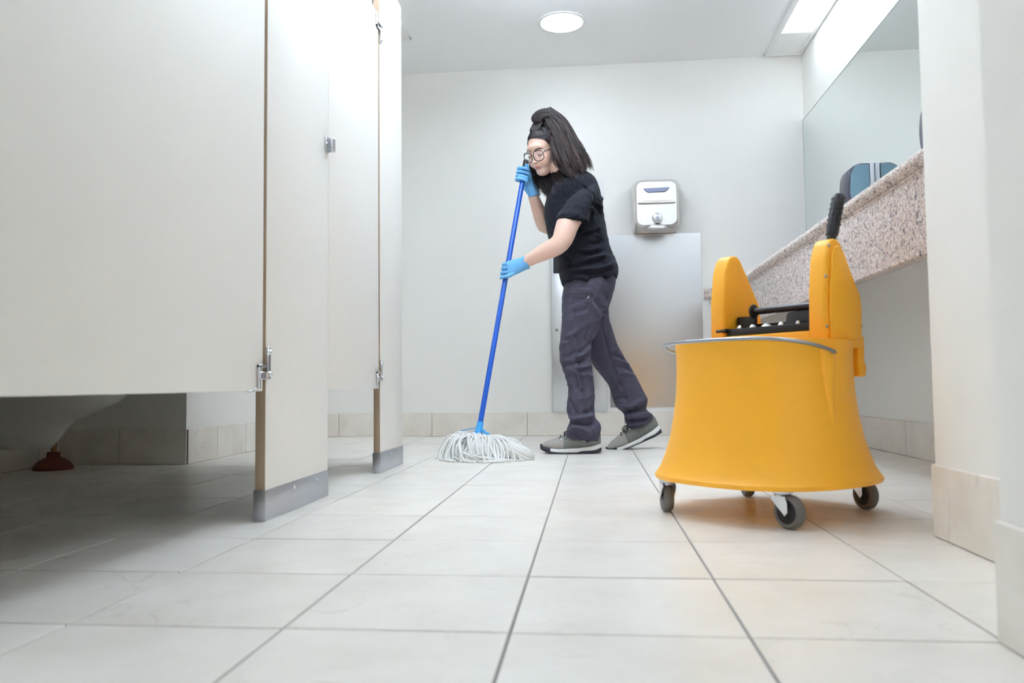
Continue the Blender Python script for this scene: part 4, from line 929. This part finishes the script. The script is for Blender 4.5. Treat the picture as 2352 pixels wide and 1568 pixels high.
# --- shoes
def shoe(Mx, label):
    """local: toe at -x, heel at +x, z up; length 0.285"""
    root = empty('shoe', (0, 0, 0)); root.parent = person; WM[root.name] = WM[person.name].copy(); root['label'] = label
    L = np.linspace(0, 1, 25)
    xs = -0.1425+0.285*L
    hw_ = np.interp(L, [0, .03, .10, .3, .5, .7, .88, .97, 1], [0.006, .026, .041, .050, .044, .038, .038, .030, .014])
    cy_ = np.interp(L, [0, .3, .6, 1], [0.006, 0.003, -0.003, 0])
    spring = np.interp(L, [0, .03, .08, .16, .3, .85, 1], [0.022, .013, .006, .001, 0, 0, 0.006])
    zm = np.interp(L, [0, .1, .3, .6, .85, 1], [0.034, .026, .022, .026, .036, .046])
    def slab(z_lo, z_hi, k, n=20):
        rg = []
        for i in range(25):
            zc_, hz_ = (z_lo[i]+z_hi[i])/2, max((z_hi[i]-z_lo[i])/2, 0.0015); rg.append(ell((xs[i], cy_[i], zc_), (0, hw_[i]*k, 0), (0, 0, hz_), n, 5))
        return rings_loft(rg, n)
    out_top = spring+np.interp(L, [0, .05, .12, .2, .35, .6, .66, .9, 1], [0.026, .024, .018, .010, .005, .006, .014, .018, .026])
    build('outsole', xf(slab(spring, out_top, 1.02), Mx), M['sole'], root, smooth=50)
    build('midsole', xf(slab(spring+0.003, zm, 0.985), Mx), M['mid'], root, smooth=50)
    ztop = np.interp(L, [0, .05, .12, .25, .40, .52, .60, .70, .85, .95, 1], [0.036, .050, .060, .070, .088, .104, .108, .104, .098, .100, .090])
    rg = []
    for i in range(25):
        zb = zm[i]-0.006; zt_ = ztop[i]; zc_ = (zb+zt_)/2; n = 24; ring = []
        for k in range(n):
            th = 2*math.pi*k/n; cx, sx = math.cos(th), math.sin(th); top_n = max(sx, 0)
            wd = hw_[i]*0.94*(1-(0.45 if L[i] > 0.3 else 0.25)*top_n**1.5)
            ring.append((xs[i]*0.985, cy_[i]+wd*math.copysign(abs(cx)**0.8, cx), zc_+(zt_-zb)/2*math.copysign(abs(sx)**0.85, sx)))
        rg.append(np.array(ring))
    cut = 10
    build('vamp', xf(rings_loft(rg[:cut+1], 24), Mx), M['upper'], root, smooth=60)
    build('quarter', xf(rings_loft([ell(r_.mean(0), (r_[0]-r_.mean(0))*1.0, (0, 0, 1), 24) if False else r_.mean(0)+(r_-r_.mean(0))*1.02 for r_ in rg[cut-1:]], 24), Mx), M['upper2'], root, smooth=60)
    tc_ = [np.array([(xs[i]-0.0025, cy_[i]+hw_[i]*1.03*math.cos(2*math.pi*k/20), (spring[i]+zm[i]+0.008)/2+((zm[i]+0.010-spring[i])/2*(1-0.25*i/4))*math.sin(2*math.pi*k/20)) for k in range(20)]) for i in range(0, 5)]
    build('toe_bumper', xf(rings_loft(tc_, 20), Mx), M['sole'], root, smooth=60)
    for k in range(4):
        x = -0.048+k*0.020; zt_ = float(np.interp((x+0.1425)/0.285, L, ztop)); w_ = 0.020
        pts = spline([(x-0.004, -w_*1.3, zt_-0.010), (x, -w_*0.5, zt_+0.002), (x+0.004, w_*0.5, zt_+0.002), (x+0.006, w_*1.3, zt_-0.010)], 9)
        build('lace', xf(tube(pts, 0.0023, 6), Mx), M['lace'], root)
    x = 0.008; zt_ = 0.098
    for s in (-1, 1):
        lp = spline([(x, 0, zt_), (x-0.022, s*0.02, zt_+0.006), (x-0.040, s*0.030, zt_-0.006), (x-0.030, s*0.034, zt_-0.018), (x-0.006, s*0.014, zt_-0.004)], 14)
        build('lace', xf(tube(lp, 0.0019, 6), Mx), M['lace'], root)
        le = spline([(x, 0, zt_), (x-0.02, s*0.028, zt_-0.012), (x-0.034, s*0.042, zt_-0.030)], 8); build('lace', xf(tube(le, 0.0017, 6), Mx), M['lace'], root)
    for k in range(3):
        for s in (-1, 1):
            zt_ = float(np.interp((-0.045+k*0.022+0.1425)/0.285, L, ztop)); build('eyelet', xf(lathe([(0.0038, 0), (0.0038, 0.0015), (0.001, 0.002)], 10, frame_z((-0.045+k*0.022, s*0.0285, zt_-0.014), (0, s, 0.8))), Mx), M['chrome'], root)
    return root
shoe(Matrix.Translation((-0.098, 3.795, 0.0008)) @ Matrix.Rotation(math.radians(3), 4, 'Z'), 'grey suede shoe planted flat on the floor')
# trailing shoe: rolled up onto its ball
ball = np.array(S(1432, 1031, 4.03)); ball[2] = 0.0
Mr = Matrix.Translation((ball[0], 4.035, 0.0012)) @ Matrix.Rotation(math.radians(4), 4, 'Z') @ Matrix.Rotation(math.radians(-22), 4, 'Y') @ Matrix.Translation((0.065, 0, -0.004))
shoe(Mr, 'grey suede shoe with its heel raised')

# --- gloves
def fingers(chains, r0):
    out = []
    for ch in chains:
        rr = np.linspace(r0, r0*0.86, len(ch)*4); P = spline(ch, len(ch)*4); out.append(tube(P, rr.tolist(), 12)); out.append(ellipsoid(P[-1], (r0*.86,)*3, 12, 8)); out.append(ellipsoid(P[0], (r0,)*3, 12, 8))
    return out
def palm(rows):
    """rows: px, py, Y, half height (vertical), half thickness (Y)"""
    R_ = spline([(*S(a, b, c), d, e, f_) for a, b, c, d, e, f_ in rows], 12); rg = []
    for q in R_: rg.append(ell(q[:3], (q[5]*q[3], 0, q[3]), (0, q[4], 0), 20, 2.4))
    return rings_loft(rg, 20)
# near hand, back of the hand to the viewer
yl = [pole_at(v)[1] for v in (603, 613, 623, 634)]
chains = []
for k, (y0, y1, y2) in enumerate(((603, 606, 603), (611, 615, 612), (620, 625, 621), (628, 635, 632))):
    pc = pole_at(y1); Yp = pc[1]; x_p = 1176+F_PX*((pc-CAM) @ CR)/((pc-CAM) @ CF)
    chains.append([S(x_p+17, y0, Yp-0.026), S(x_p+5, y1-1, Yp-0.030), S(x_p-7.5, y1+1, Yp-0.021), S(x_p-10.5, y1+2, Yp-0.002), S(x_p-5, y2+2, Yp+0.018), S(x_p+3, y2+1, Yp+0.021)])
pc = pole_at(606); x_p = 1176+F_PX*((pc-CAM) @ CR)/((pc-CAM) @ CF)
thumb = [S(1190, 607, 3.760), S(1179, 603, 3.778), S(x_p+8, 603, pc[1]+0.020), S(x_p-2, 606, pc[1]+0.024)]
GV, GF, GE = remesh(fingers(chains, 0.0100)+fingers([thumb], 0.0105)+[palm([(1211, 602, 3.741, 0.0305, 0.030, -0.42), (1200, 606, 3.746, 0.0300, 0.0265, -0.40), (1188, 611, 3.745, 0.034, 0.022, -0.25), (1176, 615, 3.743, 0.037, 0.018, -0.15), (1166, 617, 3.742, 0.036, 0.014, -0.12)])], 0.0018, 3)
g1 = build('glove', (GV, GF), M['glove'], person, smooth=180); g1['label'] = 'blue nitrile glove low on the pole'
# far hand at the top of the pole
chains = []
for k, (ya_, yb_) in enumerate(((388, 386), (396, 395), (405, 404), (413, 411))):
    pc = pole_at(ya_); Yp = pc[1]; x_p = 1176+F_PX*((pc-CAM) @ CR)/((pc-CAM) @ CF)
    chains.append([S(x_p+9, ya_+6, Yp+0.030), S(x_p-6, ya_+2, Yp+0.024), S(x_p-14, ya_, Yp+0.006), S(x_p-12, yb_-1, Yp-0.016), S(x_p-1, yb_, Yp-0.0245), S(x_p+9.5, yb_+4, Yp-0.018)])
pc = pole_at(384); x_p = 1176+F_PX*((pc-CAM) @ CR)/((pc-CAM) @ CF)
thumb = [S(1218, 412, pc[1]+0.012), S(1216, 400, pc[1]-0.006), S(x_p+7.5, 389, pc[1]-0.014), S(x_p+4, 379, pc[1]-0.016)]
GV, GF, GE = remesh(fingers(chains, 0.0092)+fingers([thumb], 0.0100)+[palm([(1229, 452, 3.960, 0.010, 0.029, 2.7), (1223, 441, 3.956, 0.0105, 0.027, 2.6), (1216, 427, 3.953, 0.014, 0.024, 2.3), (1210, 413, 3.950, 0.016, 0.020, 2.0), (1204, 400, 3.950, 0.017, 0.015, 1.6), (1201, 392, 3.950, 0.014, 0.012, 1.4)])], 0.0018, 3)
g2 = build('glove', (GV, GF), M['glove'], person, smooth=180); g2['label'] = 'blue nitrile glove at the top of the pole'

# --- hair
hrng = random.Random(5)
def srow(pts): return np.array([S(a, b, c) for a, b, c in pts])
near = [srow(p) for p in (
    [(1256, 300, 3.815), (1264, 330, 3.790), (1271, 360, 3.785), (1282, 388, 3.785), (1297, 410, 3.775)],
    [(1252, 272, 3.835), (1273, 310, 3.795), (1286, 350, 3.775), (1302, 390, 3.765), (1318, 424, 3.75)],
    [(1258, 260, 3.845), (1284, 295, 3.810), (1302, 340, 3.785), (1321, 385, 3.770), (1336, 418, 3.76)],
    [(1266, 254, 3.870), (1294, 282, 3.845), (1316, 326, 3.820), (1337, 366, 3.800), (1352, 400, 3.79)],
    [(1262, 251, 3.890), (1297, 276, 3.890), (1324, 322, 3.890), (1345, 357, 3.880), (1360, 394, 3.88)],
    [(1256, 252, 3.905), (1288, 276, 3.940), (1312, 322, 3.960), (1334, 362, 3.965), (1346, 398, 3.96)])]
far = [srow(p) for p in (
    [(1240, 300, 3.95), (1224, 345, 3.965), (1222, 375, 3.96), (1230, 410, 3.93), (1246, 452, 3.87)],
    [(1246, 300, 3.96), (1232, 350, 3.972), (1232, 385, 3.955), (1244, 420, 3.915), (1258, 464, 3.85)],
    [(1256, 310, 3.96), (1250, 360, 3.965), (1252, 395, 3.945), (1262, 425, 3.89), (1274, 458, 3.81)],
    [(1266, 330, 3.96), (1268, 370, 3.955), (1272, 398, 3.92), (1280, 422, 3.84), (1288, 448, 3.775)],
    [(1272, 335, 3.95), (1276, 372, 3.94), (1281, 398, 3.89), (1290, 418, 3.81), (1298, 438, 3.755)])]
tie = S(1246, 264, 3.875)
front = []
def scalp(x, z, k=1.03): return -0.012+0.094*k*math.sqrt(max(0.02, 1-((z-0.03)/(0.084*k))**2-(x/(0.0725*k))**2))
for t in np.linspace(0, 1, 7):
    x = -0.062+0.126*t; z = 0.080-4.2*x*x
    a = hp_(x*0.99, scalp(x, z), z); m1 = hp_(x*0.97, scalp(x*0.97, z+0.012, 1.055), z+0.012); m2 = hp_(x*0.62, scalp(x*0.62, 0.102, 1.07), 0.103); front.append(np.array([a, m1, m2, hp_(x*0.50, 0.024, 0.1195), S(1241, 273, 3.875)+HL*x*0.5]))
side = []
for t in np.linspace(0, 1, 4):
    z = 0.058-0.055*t; a = hp_(0.071+0.004*t, 0.052-0.030*t, z); side.append(np.array([a, hp_(0.078, 0.02-0.02*t, z+0.022), hp_(0.074, -0.01, 0.085), hp_(0.05, -0.01, 0.115), tie]))
bun = [srow(p) for p in (
    [(1256, 290, 3.835), (1244, 279, 3.822), (1250, 270, 3.820), (1266, 268, 3.82), (1288, 288, 3.81), (1298, 308, 3.80)],
    [(1252, 292, 3.845), (1234, 278, 3.832), (1240, 262, 3.835), (1262, 260, 3.84), (1288, 282, 3.83), (1300, 305, 3.81)],
    [(1250, 294, 3.86), (1226, 276, 3.85), (1236, 258, 3.855), (1262, 254, 3.86), (1290, 274, 3.85), (1306, 302, 3.84)],
    [(1248, 294, 3.875), (1222, 275, 3.88), (1234, 256, 3.88), (1262, 251, 3.88), (1292, 271, 3.88), (1310, 300, 3.88)],
    [(1250, 292, 3.89), (1224, 274, 3.91), (1238, 257, 3.91), (1262, 253, 3.905), (1288, 274, 3.91), (1304, 302, 3.92)])]
locks, cols = [], []
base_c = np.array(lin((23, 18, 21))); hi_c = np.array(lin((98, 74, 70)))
def lay(guides, count, spread, r_, warm=0.4, wave=0.004, n=14, short=0.0, per=9):
    K = len(guides)
    for cl_ in range(max(1, count//per)):
        uc = hrng.uniform(0, K-1.001); offc = np.array([hrng.gauss(0, spread) for _ in range(3)]); ph = hrng.uniform(0, 6.3); fr = hrng.uniform(5, 10); wv = wave*hrng.uniform(0.4, 1.3)
        dr_ = np.array([hrng.gauss(0, 1) for _ in range(3)]); dr_ /= np.linalg.norm(dr_); cut_ = hrng.uniform(0, short); kc = hrng.gauss(0.3, 0.26)
        for q in range(per):
            u = min(max(uc+hrng.gauss(0, 0.10), 0), K-1.001); i = int(u); g = guides[i]*(1-(u-i))+guides[i+1]*(u-i)
            P = spline(g, n); off = np.array([hrng.gauss(0, spread*0.55) for _ in range(3)])
            T = np.linspace(0, 1, n)[:, None]; P = P+offc*(0.3+0.9*T)+off*(1-0.55*T)+dr_*wv*np.sin(ph+hrng.gauss(0, 0.25)+fr*T)*T
            if short: P = P[:max(6, int(n*(1-cut_-hrng.uniform(0, 0.06))))]
            m = len(P); rr = r_*hrng.uniform(0.6, 1.2)*np.interp(np.linspace(0, 1, m), [0, .15, .75, 1], [0.8, 1, 0.8, 0.12])
            tb = tube(P, rr.tolist(), 5); locks.append(tb)
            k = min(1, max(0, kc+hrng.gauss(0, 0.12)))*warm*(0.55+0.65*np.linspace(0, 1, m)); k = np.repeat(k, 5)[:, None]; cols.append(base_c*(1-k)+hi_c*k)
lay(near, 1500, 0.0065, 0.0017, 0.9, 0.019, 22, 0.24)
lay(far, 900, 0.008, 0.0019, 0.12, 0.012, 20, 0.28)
lay([g+np.array([0, -0.035, 0]) for g in far[1:]], 700, 0.007, 0.0019, 0.05, 0.010, 20, 0.2)  # near-black tint, so these locks read as shadow below the chin
lay(front, 1100, 0.0005, 0.0015, 0.12, 0.0004, 14, 0, 1)
lay(side, 260, 0.0014, 0.0016, 0.3, 0.001, 14, 0, 5)
lay(bun, 620, 0.0024, 0.0016, 0.45, 0.002, 18, 0, 5)
def solid(VF): locks.append(VF); cols.append(np.tile(base_c, (len(VF[0]), 1)))
mane = [(1256, 290, 1286, 272, 3.88, 0.050), (1266, 330, 1314, 318, 3.875, 0.080), (1278, 368, 1336, 352, 3.872, 0.085), (1296, 396, 1348, 380, 3.87, 0.080), (1316, 408, 1344, 400, 3.865, 0.05)]
solid(loft_px(mane, 16, 24, 2.2))
solid(loft_px([(1236, 330, 1262, 330, 3.955, 0.012), (1226, 372, 1268, 372, 3.955, 0.018), (1238, 408, 1284, 405, 3.915, 0.030), (1252, 438, 1288, 430, 3.865, 0.03), (1262, 450, 1282, 444, 3.85, 0.02)], 12, 16))
# scalp cap
cap = ellipsoid((0, 0, 0), (0.0760, 0.0975, 0.0870), 120, 80); cv = cap[0]+np.array([0, -0.013, 0.031]); keep = []
for f in cap[1]:
    c = cv[list(f)].mean(0); lim = float(np.interp(c[1], [-0.1, -0.03, 0.02, 0.05, 0.075, 0.1], [-0.06, -0.055, -0.005, 0.062, 0.086, 0.092]))
    if c[2] > lim and len(f) == 4: keep.append(f)
solid((np.array([hp_(*v) for v in cv]), keep))
solid(ellipsoid(S(1254, 273, 3.875), (0.060, 0.044, 0.038), 20, 14))
HV, HFc = join(*locks)
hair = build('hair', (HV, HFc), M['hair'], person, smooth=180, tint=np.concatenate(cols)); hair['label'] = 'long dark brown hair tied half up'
build('hair_tie', tube([tie+0.020*np.array([math.cos(t), math.sin(t), 0.25*math.cos(t)])+np.array([0, 0, 0.004]) for t in np.linspace(0, 2*math.pi, 20, endpoint=False)], 0.004, 8, closed=True), M['black'], hair)
